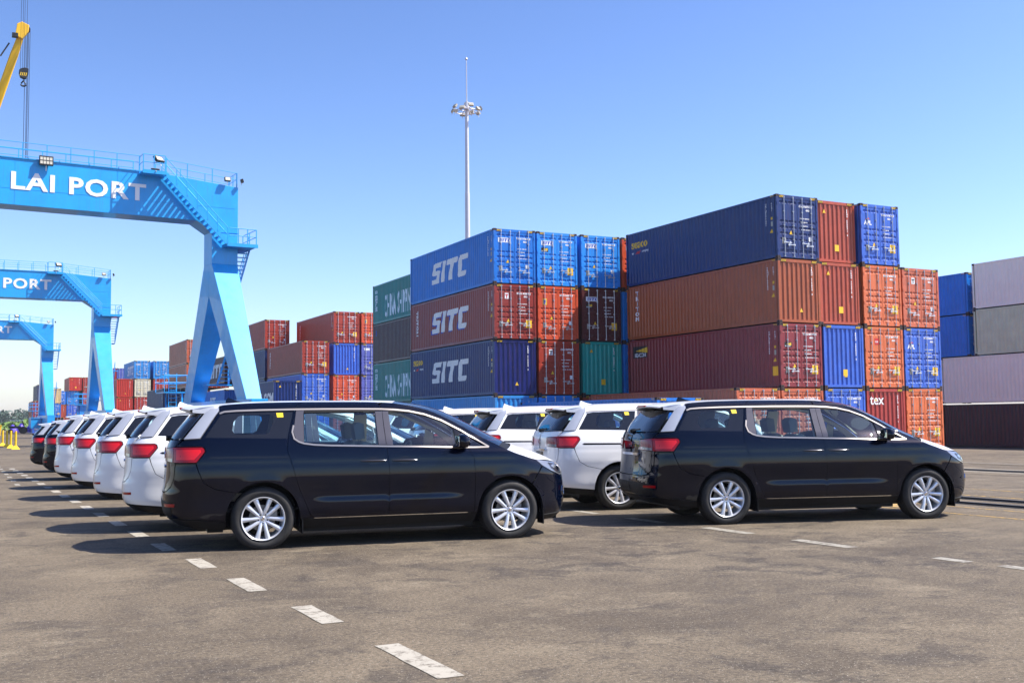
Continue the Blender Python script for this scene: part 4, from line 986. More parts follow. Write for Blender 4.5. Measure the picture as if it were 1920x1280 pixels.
        def strip(L_, hw):
            up_, dn = [], []
            for i, pnt in enumerate(L_):
                a = Vector(L_[max(i-1, 0)]); c = Vector(L_[min(i+1, len(L_)-1)]); t_ = (c-a).normalized(); n_ = Vector((-t_.y, t_.x)); v = Vector(pnt)
                up_.append(tuple(v+n_*hw)); dn.append(tuple(v-n_*hw))
            return up_+dn[::-1]
        panel('window_trim', [strip(top, .010), strip(bot, .0095)], MT['satin'], car, off=.007, thick=.010, gap=0, mirror=sd_)
        panel('door_seal', [strip([(.50,1.612),(1.0,1.619),(1.37,1.614)], .009), strip([(1.535,1.609),(1.68,1.612),(1.82,1.599),(2.07,1.547),(2.29,1.462),(2.37,1.40)], .010)], MT['trim_black'], car, off=.003, thick=.004, gap=0, mirror=sd_)
        panel('door_rail', [[(-.63,1.083),(-.60,1.099),(.30,1.088),(.305,1.066),(-.60,1.071)]], MT['gloss_black'], car, off=.002, thick=0, gap=0, mirror=sd_)
        # quarter window with border and clear middle
        cw = [(-.355,1.40),(-.335,1.50),(-.28,1.565),(-.22,1.585),(.08,1.585),(.125,1.57),(.135,1.52),(.075,1.38),(.03,1.352),(-.32,1.352)]
        qo = panel('quarter_window', [[(a, c) for a, c in inset(qw, -.004, lambda v: False)]], MT['frit'], car, holes=[cw], off=-.004, thick=0, gap=0, mirror=sd_)
        panel('pane', [[(a, c) for a, c in inset(cw, -.004, lambda v: False)]], MT['glass'], qo, off=-.006, thick=0, gap=0, mirror=sd_)
        if sd_ == 'R' or 1: panel('sticker', [[(.175,1.548),(.165,1.602),(.245,1.604),(.25,1.55)]], MT['yellow_st'], qo, off=.0, thick=0, gap=0, mirror=sd_)
        fo = panel('front_quarter_window', [[(a, c) for a, c in inset(fq, -.006, lambda v: False)]], MT['glass'], car, off=-.006, thick=0, gap=0, mirror=sd_)
        # tail lamp: dark inner half and bright outer half, clear strip
        tl = panel('tail_light', [[(-1.01,1.03),(-.76,1.03),(-.665,1.155),(-.675,1.19),(-.70,1.205),(-1.01,1.205)]], MT['red'], car, off=.012, thick=.03, mirror=sd_, lift=None)
        panel('lamp_core', [[(-.975,1.06),(-.785,1.06),(-.705,1.15),(-.715,1.178),(-.975,1.178)]], MT['red_core'], tl, off=.0135, thick=0, gap=0, mirror=sd_)
        panel('inner_lens', [[(-1.34,1.05),(-1.012,1.032),(-1.012,1.205),(-1.34,1.185)]], MT['red_dark'], tl, off=.012, thick=.03, mirror=sd_)
        panel('reversing_lens', [[(-1.30,1.055),(-1.03,1.038),(-1.03,1.078),(-1.30,1.09)]], MT['clear'], tl, off=.0135, thick=0, gap=0, mirror=sd_)
        # headlight
        hl = panel('headlight', [[(3.425,.982),(3.6,.957),(3.80,.930),(3.95,.905),(4.06,.885),(4.06,.80),(3.95,.765),(3.82,.772),(3.66,.83),(3.52,.90)]], MT['clear'], car, off=.004, thick=.04, mirror=sd_)
        panel('projector', [[(3.62,.935),(3.94,.893),(4.03,.86),(4.03,.80),(3.86,.785),(3.76,.805),(3.66,.86)]], MT['lamp_in'], hl, off=.0055, thick=0, gap=0, mirror=sd_)
        for (hx, hz, hr) in ((3.80,.86,.040),(3.93,.835,.03)):
            panel('projector', [[(hx+hr*math.cos(t), hz+hr*math.sin(t)) for t in np.linspace(0, 2*math.pi, 14)[:-1]]], MT['chrome'], hl, off=.007, thick=0, gap=0, mirror=sd_, st=.02)
        # fog lamp frame
        fo_ = [(3.90,.625),(4.07,.61),(4.10,.51),(3.90,.505),(3.87,.56)]; fi = [(3.92,.605),(4.045,.592),(4.065,.528),(3.92,.523),(3.895,.56)]
        fl = panel('fog_light', [fo_], MT['chrome'], car, holes=[fi], off=.010, thick=.02, gap=0, mirror=sd_, st=.03)
        panel('lens', [fi], MT['lamp_in'], fl, off=.002, thick=0, gap=0, mirror=sd_, st=.03)
        # reflector on rear bumper
        panel('reflector', [[(-1.22,.515),(-1.00,.52),(-1.00,.555),(-1.22,.55)]], MT['red'], car, off=.006, thick=.01, gap=0, mirror=sd_)
        # mirror
        b = MB(); vs = []; nn = 8
        c0 = np.array([2.40, 1.075, 1.235])
        for i in range(nn+1):
            t = math.pi*i/nn
            for j in range(12):
                a = 2*math.pi*j/12; ex = math.cos(t); rr = math.sin(t)**.55
                vs.append((c0[0]+.075*(abs(math.cos(a))**.7*math.copysign(1, math.cos(a)))*rr+.012*ex, (c0[1]+.125*ex)*sy, c0[2]+.088*(abs(math.sin(a))**.8*math.copysign(1, math.sin(a)))*rr-.01*ex))
        b.add(vs, [(i*12+j, i*12+(j+1) % 12, (i+1)*12+(j+1) % 12, (i+1)*12+j) for i in range(nn) for j in range(12)]); mo = b.obj('mirror', paint_m, car, smooth=True, ang=70)
        b = MB(); b.prism([(2.31,1.155),(2.50,1.155),(2.44,1.19),(2.36,1.20)], sy*.86, sy*1.02, 'y'); b.obj('bracket', MT['gloss_black'], mo, bevel=.01)
        b = MB(); b.box((2.335, min(sy*.98, sy*1.17), 1.175), (2.338, max(sy*.98, sy*1.17), 1.295)); b.obj('mirror_glass', MT['chrome'], mo)
        b = MB(); vs = [(2.40+.079*math.cos(t), sy*(1.075+.10*k), 1.20+.012*h) for k in (-1, 1) for t in np.linspace(-1.3, 1.3, 7) for h in (-1, 1)]
        b.add(vs, [(2*i, 2*i+1, 14+2*i+1, 14+2*i) for i in range(7)]+[(2*i, 2*i+1, 2*i+3, 2*i+2) for i in range(6)]); b.obj('indicator_strip', MT['chrome'], mo)
    # ---- rear end
    z_ = lambda z: (qc_r(z), z)
    tail = [z_(.685),(-1.30,.685),(-1.16,.70),(-1.06,.76),(-1.015,.85),(-1.0,1.02),(-1.012,1.03),(-1.34,1.045),(-1.355,1.05),(-1.35,1.195),(-1.01,1.21),(-.915,1.295),z_(1.285)]
    tg = panel('tailgate', [tail], paint_m, car, holes=[])
    bump = [z_(.675),(-1.31,.675),(-1.16,.69),(-1.06,.745),(-1.01,.84),(-.99,1.018),(-.77,1.018),(-.74,.93),(-.685,.80),(-.55,.72),(-.31,.67)]+arc(0,.43,135,184,8)[1:]+[(-.43,.34),(-.75,.37),(-.95,.385),(-1.2,.40),z_(.40)]
    if dark: rb = panel('rear_bumper', [bump], paint_m, car)
    else: rb = panel('rear_bumper', [bump], paint_m, car)
    panel('rear_valance', [[z_(.395),(-1.2,.395),(-.95,.38),(-.75,.365),(-.425,.335),(-.43,.24),(-.75,.27),(-.95,.30),z_(.30)]], low, car, gap=.002)
    # black step pad on the bumper and licence recess
    if dark: panel('bumper_pad', [[z_(.585),(-1.25,.585),(-1.04,.565),(-1.04,.405),(-1.25,.41),z_(.41)]], MT['trim_black'], rb, off=.003, gap=0, thick=.012, st=.05)
    panel('chrome_strip', [[z_(1.00),(-1.42,1.0),(-1.38,.985),(-1.42,.965),z_(.965)]], MT['chrome'], tg, off=.016, gap=0, thick=.02)
    panel('licence_recess', [[z_(.955),(-1.58,.955),(-1.56,.80),(-1.58,.775),z_(.775)]], MT['gloss_black'], tg, off=.0015, gap=0, thick=0)
    # emblem ellipse and letters
    th = np.linspace(0, 2*math.pi, 25)[:-1]
    e = rear_s(np.array([0.]), np.array([1.12]))[0]
    MR = Matrix(((0,0,-1,0),(-1,0,0,0),(0,1,0,0),(0,0,0,1)))
    b = MB()
    ro = [(.075*math.cos(t), .038*math.sin(t)) for t in th]; ri = [(.066*math.cos(t), .030*math.sin(t)) for t in th]; n = len(ro)
    b.add([(x, y, z) for z in (0, .008) for x, y in ro]+[(x, y, z) for z in (0, .008) for x, y in ri], [(n+i, n+(i+1)%n, 3*n+(i+1)%n, 3*n+i) for i in range(n)]+[(i, (i+1)%n, n+(i+1)%n, n+i) for i in range(n)]+[(2*n+i, 2*n+(i+1)%n, 3*n+(i+1)%n, 3*n+i) for i in range(n)])
    eo = b.obj('emblem', MT['chrome'], tg); eo.matrix_local = Matrix.Translation((e-.004, 0, 1.12)) @ MR
    t = text_mesh('KIA', .055, off=.002, align='CENTER', sx=1.15); lo = link('emblem_lettering', t, eo, MT['chrome']); lo.matrix_local = Matrix.Translation((0, -.02, .005))
    # rear window (dark border + glass)
    gl = [z_(1.295),(-.925,1.305),(-.70,1.585),(-.70,1.60),z_(1.60)]
    def yq(y, z): sr, yr, _, _ = corners(np.array(z)); return float(sr-(yr-y))
    gl = [(yq(0,1.295),1.295),(yq(.42,1.295),1.295),(yq(.74,1.31),1.31),(yq(.66,1.60),1.60),(yq(0,1.60),1.60)]
    gi = [(yq(.02,1.35),1.35),(yq(.58,1.355),1.355),(yq(.66,1.37),1.37),(yq(.60,1.57),1.57),(yq(.02,1.575),1.575)]
    gl = [(yq(0,z), z) for z in (1.295,)] + gl[1:4] + [(yq(0,z), z) for z in (1.60,1.5,1.4)]
    rw = panel('rear_window', [gl], MT['rear_glass'], tg, off=-.004, gap=0, thick=.006)
    bd = [(yq(.60,1.30),1.30),(yq(.745,1.312),1.312),(yq(.665,1.60),1.60),(yq(.585,1.60),1.60)]
    panel('glass_border', [bd, [(yq(.02,1.297),1.297),(yq(.6,1.299),1.299),(yq(.60,1.34),1.34),(yq(.5,1.33),1.33),(yq(.02,1.325),1.325)]], MT['frit'], rw, off=-.001, gap=0, thick=0)
    b = MB(); e = rear_s(np.array([.0]), np.array([1.32]))[0]; b.bar((e-.035, .05, 1.315), (e-.05, -.42, 1.335), .018, .022); b.tube([(e+.02,.05,1.305),(e-.055,.05,1.305)], [.04,.03], 10); b.obj('wiper', MT['trim_black'], tg)
    # spoiler
    rows = []
    for (s0_, zz, ye, k) in ((-.44,1.702,.672,.026),(-.56,1.690,.665,.026),(-.70,1.672,.645,.026),(-.80,1.655,.62,.026),(-.835,1.645,.59,.024)):
        r_ = []
        for t in np.linspace(-1, 1, 17): r_.append((s0_-.10*(1-t*t)*(0 if s0_ > -.5 else min(1, (-.5-s0_)/.3)), ye*t, zz+k*(1-abs(t)**2.6)))
        rows.append(r_)
    under = [[(p[0]+(.012 if i else 0), p[1]*.99, p[2]-(.020 if i == 4 else .035)) for p in rows[i]] for i in (4, 3, 2, 1)]
    allr = rows+under
    sp = grid_mesh('spoiler', allr, film_m if film else paint_m, car)
    for sy in (1, -1):
        b = MB(); b.add([(-.44,.672*sy,1.702),(-.56,.665*sy,1.69),(-.70,.645*sy,1.672),(-.80,.62*sy,1.655),(-.80,.63*sy,1.612),(-.66,.665*sy,1.60),(-.52,.72*sy,1.60)], [tuple(range(7))])
        b.obj('spoiler_end', film_m if film else paint_m, sp)
    b = MB(); b.box((-.938,-.17,1.655),(-.90,.17,1.683)); b.obj('brake_light', MT['red'], sp, bevel=.004)
    # ---- front end
    f_ = lambda z: (qc_f(z), z)
    fb = [(3.525,.895),(3.66,.822),(3.82,.765),(3.95,.758),(4.075,.785),(4.08,.70),f_(.70),f_(.30),(4.2,.29),(3.9,.27),(3.50,.25)]+arc(3.06,.43,-8,46,8)+[(3.45,.80)]
    fbo = panel('front_bumper', [fb], paint_m, car)
    panel('lower_grille', [[(4.12,.50),f_(.50),f_(.34),(4.16,.34),(3.98,.40)]], low, fbo, off=.002, gap=0, thick=0)
    panel('bumper_lip', [[(3.52,.275),(3.9,.295),(4.2,.315),f_(.325),f_(.24),(4.2,.23),(3.9,.22),(3.50,.215)]], low, fbo, off=.012, gap=0, thick=.03)
    gr = panel('grille', [[(4.085,.885),(4.3,.90),f_(.905),f_(.71),(4.3,.71),(4.085,.715)]], low, car, off=-.004, thick=.03)
    panel('grille_frame', [strip([(4.09,.872),(4.3,.893),(4.50,.90)], .010), strip([(4.09,.725),(4.3,.72),(4.50,.72)], .010)], MT['chrome'], gr, off=.006, gap=0, thick=.01)
    b_ = [strip([(4.10+.0*k,.745+.033*k),(4.49,.745+.033*k)], .004) for k in range(4)]
    panel('grille_bar', b_, MT['chrome'], gr, off=.002, gap=0, thick=0)
    # ---- roof, windscreen, bonnet
    def edge(s): z = fZT(s); return float(side_y(np.array(s), np.array(z))), float(z)
    R_ = []
    for s in np.linspace(-.46, 1.60, 24):
        ye, ze = edge(s); fr_ = max(0, (s-1.0)/.6); cr = .024+.012*fr_
        R_.append([(s+.16*fr_*(1-t*t)*.9, ye*t, ze+cr*(1-abs(t)**2.6)) for t in np.linspace(-1, 1, 25)])
    grid_mesh('roof', R_, film_m if film else paint_m, car)
    R_ = []
    for s in np.linspace(1.60, 2.94, 16):
        ye, ze = edge(s); k = (s-1.6)/1.34; R_.append([(s+(.144+.10*k)*(1-t*t), (ye-.01)*t, ze-.003+(.036+.025*k)*(1-abs(t)**2.6)) for t in np.linspace(-1, 1, 21)])
    grid_mesh('windscreen', R_, MT['glass'], car)
    R_ = []
    cr0 = [(x, y, z) for x, y, z in R_[0]] if R_ else None
    ye, ze = edge(2.94); ye2, ze2 = edge(3.03)
    A_ = [(2.94+.244*(1-t*t), (ye-.01)*t, ze+.058*(1-abs(t)**2.6)-.004) for t in np.linspace(-1, 1, 21)]
    B_ = [(3.02+.26*(1-t*t), (ye2-.004)*t, ze2+.060*(1-abs(t)**2.6)-.012) for t in np.linspace(-1, 1, 21)]
    grid_mesh('cowl', [A_, B_], MT['trim_black'], car)
    # bonnet: columns from the cowl to the nose
    fr = []
    yE = float(side_y(np.array(3.42), np.array(.985)))
    T_ = np.linspace(-1, 1, 33); zF = lambda t: .985-.075*(1-abs(t)**3.0)
    nose = []
    for t in T_:
        y = yE*t; z = zF(t)
        s_n = float(front_s(np.array(abs(y)*.985), np.array(z))) if abs(t) < .999 else 3.42
        nose.append((s_n if abs(t) < .97 else 3.42+(s_n-3.42)*max(0, (1-abs(t))/.03), y, z))
    rows = []
    for r in np.linspace(0, 1, 26):
        row = []
        for j, t in enumerate(T_):
            s_side = 3.03+(3.42-3.03)*r; yE_, zE_ = edge(s_side); zE_ = min(zE_, float(fZT(s_side)))
            c0 = (3.03+.26*(1-t*t), ye2*t, ze2+.062*(1-abs(t)**2.6)); c1 = nose[j]
            s_ = c0[0]+(c1[0]-c0[0])*r; y_ = yE_*t; lin = c0[2]+(c1[2]-c0[2])*r
            cen = lin+.028*math.sin(math.pi*min(1, r**1.6))*(1-abs(t)**3)
            k = abs(t)**10; z__ = cen*(1-k)+zE_*k
            row.append((s_, y_, z__))
        rows.append(row)
    grid_mesh('bonnet', rows, film_m if film else paint_m, car)
    # aerial fin
    b = MB(); pr = [(-.38,1.725),(-.17,1.745),(-.25,1.762),(-.31,1.785),(-.35,1.80),(-.372,1.77)]
    vs = [(x, w2, z) for w2 in (.018, -.018) for x, z in pr]; vs = [(x, y*(1.6 if z < 1.76 else (.6 if z > 1.8 else 1)), z) for x, y, z in vs]; n = 6
    b.add(vs, [tuple(range(n)), tuple(range(n, 2*n))[::-1]]+[(i, (i+1)%n, n+(i+1)%n, n+i) for i in range(n)]); b.obj('aerial', paint_m, car, bevel=.004)
    # ---- sill, arches, underbody, liner
    for sd_ in 'LR': panel('sill', [[(.44,.342),(2.62,.342),(2.60,.235),(.46,.225)]], MT['trim_black'], car, off=-.012, thick=.05, mirror=sd_)
    for sd_ in 'LR': panel('sill_strip', [[(.60,.352),(2.50,.352),(2.50,.343),(.60,.343)]], MT['chrome'], car, off=.0, gap=0, thick=0, mirror=sd_)
    b = MB()
    for cx in (0, 3.06):
        for sy in (1, -1):
            a = np.radians(np.linspace(-14, 194, 22)); vs = []
            for t in a:
                for y in (.962, .62): vs.append((cx+.432*math.cos(t), sy*y, .36+.432*math.sin(t)))
            b.add(vs, [(2*i, 2*i+1, 2*i+3, 2*i+2) for i in range(21)])
            b.add([(cx+.45*math.cos(t), sy*.62, .36+.45*math.sin(t)) for t in a], [tuple(range(22))])
    b.box((-.62,-.70,.20),(-.44,.70,.34)); b.box((.44,-.80,.18),(2.6,.80,.30)); b.box((-.80,-.60,.30),(.5,.60,.40)); b.box((2.5,-.6,.20),(3.8,.6,.40))
    for cx in (.46, 3.50): 
        for sy in (1, -1): b.box((cx-.005, min(sy*.72, sy*.94), .17), (cx+.01, max(sy*.72, sy*.94), .36))
    b.box((-.04,-.7,.30),(.04,.7,.38)); b.box((3.02,-.7,.30),(3.10,.7,.38)); b.tube([(-1.0,.45,.30),(-.6,.45,.30)], .03, 8)
    b.obj('underbody', MT['trim_black'], car, fix=False)
    lin = [(-1.30,.42),(-.46,.36)]+arc(0,.445,178,0,14)+[(.46,.34),(2.58,.34)]+arc(3.06,.445,180,45,10)+[(3.38,.70),(3.42,.9),(3.0,1.02),(2.6,1.12),(1.3,1.17),(.3,1.22),(.15,1.25),(-.70,1.26),(-1.3,1.26)]
    for sd_ in 'LR': panel('inner_panel', [lin], MT['dark_in'], car, off=-.035, gap=0, thick=0, mirror=sd_)
    # pillars seen from inside
    for nm, P in (('inner_pillar', [(1.37,1.60),(1.54,1.60),(1.57,1.15),(1.36,1.15)]), ('inner_pillar', [(.24,1.62),(.49,1.62),(.48,1.2),(.20,1.3)]), ('inner_pillar', [(2.36,1.40),(2.47,1.34),(2.52,1.12),(2.37,1.12)]), ('inner_pillar', [(1.5,1.70),(2.0,1.61),(2.5,1.40),(2.95,1.16),(2.80,1.16),(2.46,1.37),(2.0,1.58),(1.5,1.65)])):
        for sd_ in 'LR': panel(nm, [P], MT['liner'], car, off=-.05, gap=0, thick=0, mirror=sd_)
    R_ = []
    for s in np.linspace(-.55, 1.55, 12):
        ye, ze = edge(s); R_.append([(s, (ye-.03)*t, ze-.05+.02*(1-abs(t)**2.6)) for t in np.linspace(-1, 1, 13)])
    grid_mesh('headliner', R_, MT['liner'], car)
    # cabin floor, dashboard, wheel, seats
    b = MB(); b.box((-.72,-.80,.44),(2.6,.80,.47)); b.obj('cabin_floor', MT['dark_in'], car)
    b = MB(); b.prism([(2.05,.70),(2.12,1.05),(2.25,1.13),(2.55,1.13),(2.95,1.08),(2.9,.6)], -.78, .78, 'y'); b.obj('dashboard', MT['dark_in'], car, bevel=.03)
    b = MB(); c_ = Vector((1.98,.38,1.06)); ax = Vector((.35,0,1)).normalized(); e1 = Vector((0,1,0)); e2 = ax.cross(e1)
    ax2 = Vector((-.85,0,.5)).normalized(); e2 = ax2.cross(e1)
    b.tube([tuple(c_+(e1*math.cos(t)+e2*math.sin(t))*.185) for t in np.linspace(0, 2*math.pi, 25)], .014, 6); b.bar(c_+e1*.17, c_-e1*.17, .04, .02); b.bar(c_, c_+Vector((.25,0,-.1)), .05); b.obj('steering_wheel', MT['trim_black'], car, smooth=True)
    def seat(s, y, wd, name='seat'):
        b = MB(); b.box((s-.05,y-wd/2,.52),(s+.48,y+wd/2,.68)); o_ = b.obj(name, MT['seat'], car, bevel=.05)
        b = MB(); P = [(s-.02,.62),(s+.12,.64),(s-.06,1.22),(s-.16,1.25),(s-.22,1.20)]; b.prism(P, y-wd/2, y+wd/2, 'y'); b.obj('backrest', MT['seat'], o_, bevel=.045, smooth=True, ang=60)
        for yy in ((y,) if wd < .7 else (y-.35, y+.35)):
            b = MB(); b.prism([(s-.13,1.27),(s-.15,1.46),(s-.22,1.48),(s-.28,1.44),(s-.25,1.26)], yy-.13, yy+.13, 'y'); b.bar((s-.17,yy-.06,1.18),(s-.19,yy-.06,1.3),.012); b.bar((s-.17,yy+.06,1.18),(s-.19,yy+.06,1.3),.012); b.obj('headrest', MT['seat_d'], o_, bevel=.035, smooth=True, ang=60)
    seat(1.42,.40,.52); seat(1.42,-.40,.52); seat(.52,.42,.50); seat(.52,-.42,.50); seat(-.42,0,1.25)
    for cx in (0, 3.06):
        for sy in (1, -1): wheel(car, cx, sy)
    return car
GN = 'minivans parked side by side'
blk = build_car(MT['black_paint'], 'glossy black minivan nearest the camera on the left, whole side in view', GN, dark=True)
wht = build_car(MT['white_paint'], 'white minivan parked right behind the near black one, second in the left row', GN)
index_kids()
def place(src, x, y, rz, label, first=False, sc=None):
    o = src if first else dup(src); o.location = (x, y, 0); o.rotation_euler.z = rz; o['label'] = label
    if sc: o.scale = sc
    return o
place(blk, 3.3987, 13.9064, -.152, blk['label'], True)
place(blk, 9.93, 13.40, -.285, 'glossy black minivan on the right with its chromed tailgate turned to the camera')
def by_lamp(X, Y, rz, s=-.67, w_=-.93):   # rear axle position from the near tail lamp tip
    return X-(s*math.cos(rz)-w_*math.sin(rz)), Y-(s*math.sin(rz)+w_*math.cos(rz))
for k, (X, Y, rz, lab) in enumerate((
  (2.48, 15.75, -.150, wht['label']), (2.43, 18.85, -.145, 'white minivan third in the left row, counting the near black one'),
  (2.45, 23.0, -.14, 'white minivan fourth in the left row, between two other white ones'),
  (2.46, 27.2, -.13, 'white minivan fifth in the left row, next to the two far black ones'))):
    x, y = by_lamp(X, Y, rz); rz += random.uniform(-.008, .008); place(wht, x, y, rz, lab, k == 0)
for X, Y, rz, lab, sc in ((2.47, 31.6, -.12, 'black minivan sixth in the left row, beside the white one', (.97, .97, .94)), (2.47, 37.2, -.12, 'farthest black minivan at the end of the left row', (.97, .97, .90))):
    x, y = by_lamp(X, Y, rz); rz += random.uniform(-.008, .008); place(blk, x, y, rz, lab, sc=sc)
for X, Y, rz, lab in ((9.12, 15.6, -.22, 'white minivan between the two black ones, its rear and rear wheel showing'), (9.12, 18.55, -.21, 'white minivan behind the near bonnet, rear window and red lamp above it'),
                      (9.12, 21.5, -.2, 'white minivan showing only roof and side glass above the near black roofline'), (9.12, 24.5, -.2, 'white minivan roof farthest in the right row')):
    x, y = by_lamp(X, Y, rz); rz += random.uniform(-.008, .008); place(wht, x, y, rz, lab)

# ---------------------------------------------------------------- ground, markings, vegetation
def gz(x, y=0):
    def s(t): t = max(0, min(1, t)); return t*t*(3-2*t)
    return -.12*s((x-20)/8)-.36*s((x-42)/10)
b = MB(); xs = [-3000,-800,-200,-60,-20]+[x for x in range(-10, 20, 2)]+[20+k*1.0 for k in range(0, 36)]+[60,80,140,400,1200,3000]; ys = [-60,-10,0,10,20,40,80,160,330]
vs = [(x, y, gz(x)) for y in ys for x in xs]; n = len(xs)
b.add(vs, [(j*n+i, j*n+i+1, (j+1)*n+i+1, (j+1)*n+i) for j in range(len(ys)-1) for i in range(n-1)])
def asphalt():
    m = bpy.data.materials.new('asphalt'); m.use_nodes = True; n = m.node_tree; bs = n.nodes['Principled BSDF']; bs.inputs['Roughness'].default_value = .85; bs.inputs['Specular IOR Level'].default_value = .3
    tc = n.nodes.new('ShaderNodeTexCoord')
    def noise(s, det, ro=.6, sc=(1,1,1), dist=0):
        mp = n.nodes.new('ShaderNodeMapping'); mp.inputs['Scale'].default_value = sc; n.links.new(tc.outputs['Object'], mp.inputs[0])
        t = n.nodes.new('ShaderNodeTexNoise'); t.inputs['Scale'].default_value = s; t.inputs['Detail'].default_value = det; t.inputs['Roughness'].default_value = ro; t.inputs['Distortion'].default_value = dist
        n.links.new(mp.outputs[0], t.inputs[0]); return t.outputs['Fac']
    def ramp(x, a, b_, ca, cb):
        r = n.nodes.new('ShaderNodeValToRGB'); e = r.color_ramp.elements; e[0].position = a; e[1].position = b_; e[0].color = (*ca, 1); e[1].color = (*cb, 1); n.links.new(x, r.inputs[0]); return r.outputs[0]
    def mix(f, a, c, mode='MIX'):
        x = n.nodes.new('ShaderNodeMix'); x.data_type = 'RGBA'; x.blend_type = mode
        for i, v in ((0, f), (6, a), (7, c)):
            if hasattr(v, 'links'): n.links.new(v, x.inputs[i])
            elif isinstance(v, (int, float)): x.inputs[i].default_value = v
            else: x.inputs[i].default_value = (*v, 1)
        return x.outputs[2]
    base = ramp(noise(.5, 7, .68, (1,1,1), .8), .36, .64, (.064,.050,.036), (.140,.112,.077))
    base = mix(ramp(noise(1.3, 9, .78, (1,1,1), .6), .50, .60, (0,0,0), (.85,.85,.85)), base, (.044,.036,.030))
    base = mix(ramp(noise(.75, 9, .80, (1,1.3,1), .2), .53, .66, (0,0,0), (.75,.75,.75)), base, (.205,.168,.116))
    base = mix(ramp(noise(.14, 5, .6), .42, .66, (0,0,0), (.5,.5,.5)), base, (.165,.130,.086))
    base = mix(ramp(noise(2.6, 8, .85, (.6,1.3,1), .4), .57, .68, (0,0,0), (.7,.7,.7)), base, (.030,.025,.022))
    g = ramp(noise(30, 6, .95), .36, .64, (.25,.25,.25), (1.85,1.85,1.85)); base = mix(1.0, base, g, 'MULTIPLY')
    for sc_, th_, cc, am in ((46, .20, (.40,.37,.31), .9), (24, .10, (.018,.015,.013), .8)):
        v = n.nodes.new('ShaderNodeTexVoronoi'); v.inputs['Scale'].default_value = sc_; v.inputs['Randomness'].default_value = 1; n.links.new(tc.outputs['Object'], v.inputs[0])
        d = ramp(v.outputs['Distance'], th_*.6, th_, (am,am,am), (0,0,0)); sel = ramp(v.outputs['Color'], .45, .50, (0,0,0), (1,1,1))
        base = mix(mix(1.0, d, sel, 'MULTIPLY'), base, cc)
    mp = n.nodes.new('ShaderNodeVectorMath'); mp.operation = 'ADD'; nz = n.nodes.new('ShaderNodeTexNoise'); nz.inputs['Scale'].default_value = 1.3; nz.inputs['Detail'].default_value = 6; n.links.new(tc.outputs['Object'], nz.inputs[0])
    n.links.new(tc.outputs['Object'], mp.inputs[0]); n.links.new(nz.outputs['Color'], mp.inputs[1])
    vc = n.nodes.new('ShaderNodeTexVoronoi'); vc.feature = 'DISTANCE_TO_EDGE'; vc.inputs['Scale'].default_value = .22; n.links.new(mp.outputs[0], vc.inputs[0])
    base = mix(ramp(vc.outputs['Distance'], .0012, .0035, (.35,.35,.35), (0,0,0)), base, (.03,.025,.02))
    n.links.new(base, bs.inputs['Base Color'])
    bp = n.nodes.new('ShaderNodeBump'); bp.inputs['Strength'].default_value = .55; bp.inputs['Distance'].default_value = .012
    n.links.new(noise(60, 5, .8), bp.inputs['Height']); n.links.new(bp.outputs[0], bs.inputs['Normal'])
    return m
ASP = asphalt()
g = b.obj('port_yard', ASP, None, smooth=True, fix=False, ang=80); struct(g)
b = MB(); b.add([(-3500,320,-.02),(3500,320,-.02),(3500,7000,-.02),(-3500,7000,-.02)], [(0,1,2,3)])
struct(b.obj('far_land', mat('dry_grass', (.16,.19,.06), .95, var=.3, scale=.02), None, fix=False))
def worn(name, col, amt):
    m = bpy.data.materials.new(name); m.use_nodes = True; n = m.node_tree; bs = n.nodes['Principled BSDF']; bs.inputs['Roughness'].default_value = .75
    tc = n.nodes.new('ShaderNodeTexCoord'); t = n.nodes.new('ShaderNodeTexNoise'); t.inputs['Scale'].default_value = 9; t.inputs['Detail'].default_value = 9; t.inputs['Roughness'].default_value = .8; n.links.new(tc.outputs['Object'], t.inputs[0])
    r = n.nodes.new('ShaderNodeValToRGB'); e = r.color_ramp.elements; e[0].position = amt; e[1].position = amt+.10; e[0].color = (.14,.12,.09,1); e[1].color = (*col, 1); n.links.new(t.outputs['Fac'], r.inputs[0]); n.links.new(r.outputs[0], bs.inputs['Base Color']); return m
WP, WP2, YP = worn('worn_white_paint', (.36,.33,.27), .40), worn('very_worn_white_paint', (.30,.28,.23), .42), worn('worn_yellow_paint', (.50,.30,.05), .45)
rr = random.Random(5)
b = MB(); y = 5.2
def mark(b, x0, x1, y0, y1, z=.004, jit=.008):
    n = 6; vs = []
    for k in range(n+1):
        t = k/n; yy = y0+(y1-y0)*t; vs += [(x0+rr.uniform(-jit, jit)*.5, yy, z), (x1+rr.uniform(-jit, jit)*.5, yy, z)]
    b.add(vs, [(2*k, 2*k+1, 2*k+3, 2*k+2) for k in range(n)])
for (x0, y0, x1, y1) in ((2.52,5.98,2.68,7.05),(2.45,8.0,2.62,8.85),(2.34,9.83,2.52,10.73),(2.28,11.64,2.45,12.51)): mark(b, x0, x0+.17, y0, y1)
for k in range(16):
    y0 = 13.45+k*1.82; mark(b, 2.19-.035*k, 2.36-.035*k, y0, y0+.88)
struct(b.obj('lane_marking', WP, None, fix=False))
b = MB()
for k in range(14): y0 = 13.8+k*2.2; mark(b, 1.35, 1.47, y0+16, y0+16.9)
for y0 in (11.35, 9.55): mark(b, 9.06, 9.24, y0, y0+.95)
mark(b, 9.14, 9.30, 8.0, 8.42); mark(b, 9.2, 9.36, 7.3, 7.65)
for k in range(3): mark(b, 8.98, 9.14, 13.2+k*1.82, 14.1+k*1.82)
mark(b, 24, 24.15, 10, 36, .006); mark(b, 30, 30.15, 10, 36, -.075)
struct(b.obj('lane_marking', WP2, None, fix=False))
b = MB()
for x in (18.35, 16.85, 14.6): mark(b, x, x+.07, -5, 60)
mark(b, 13.55, 13.62, -5, 60)
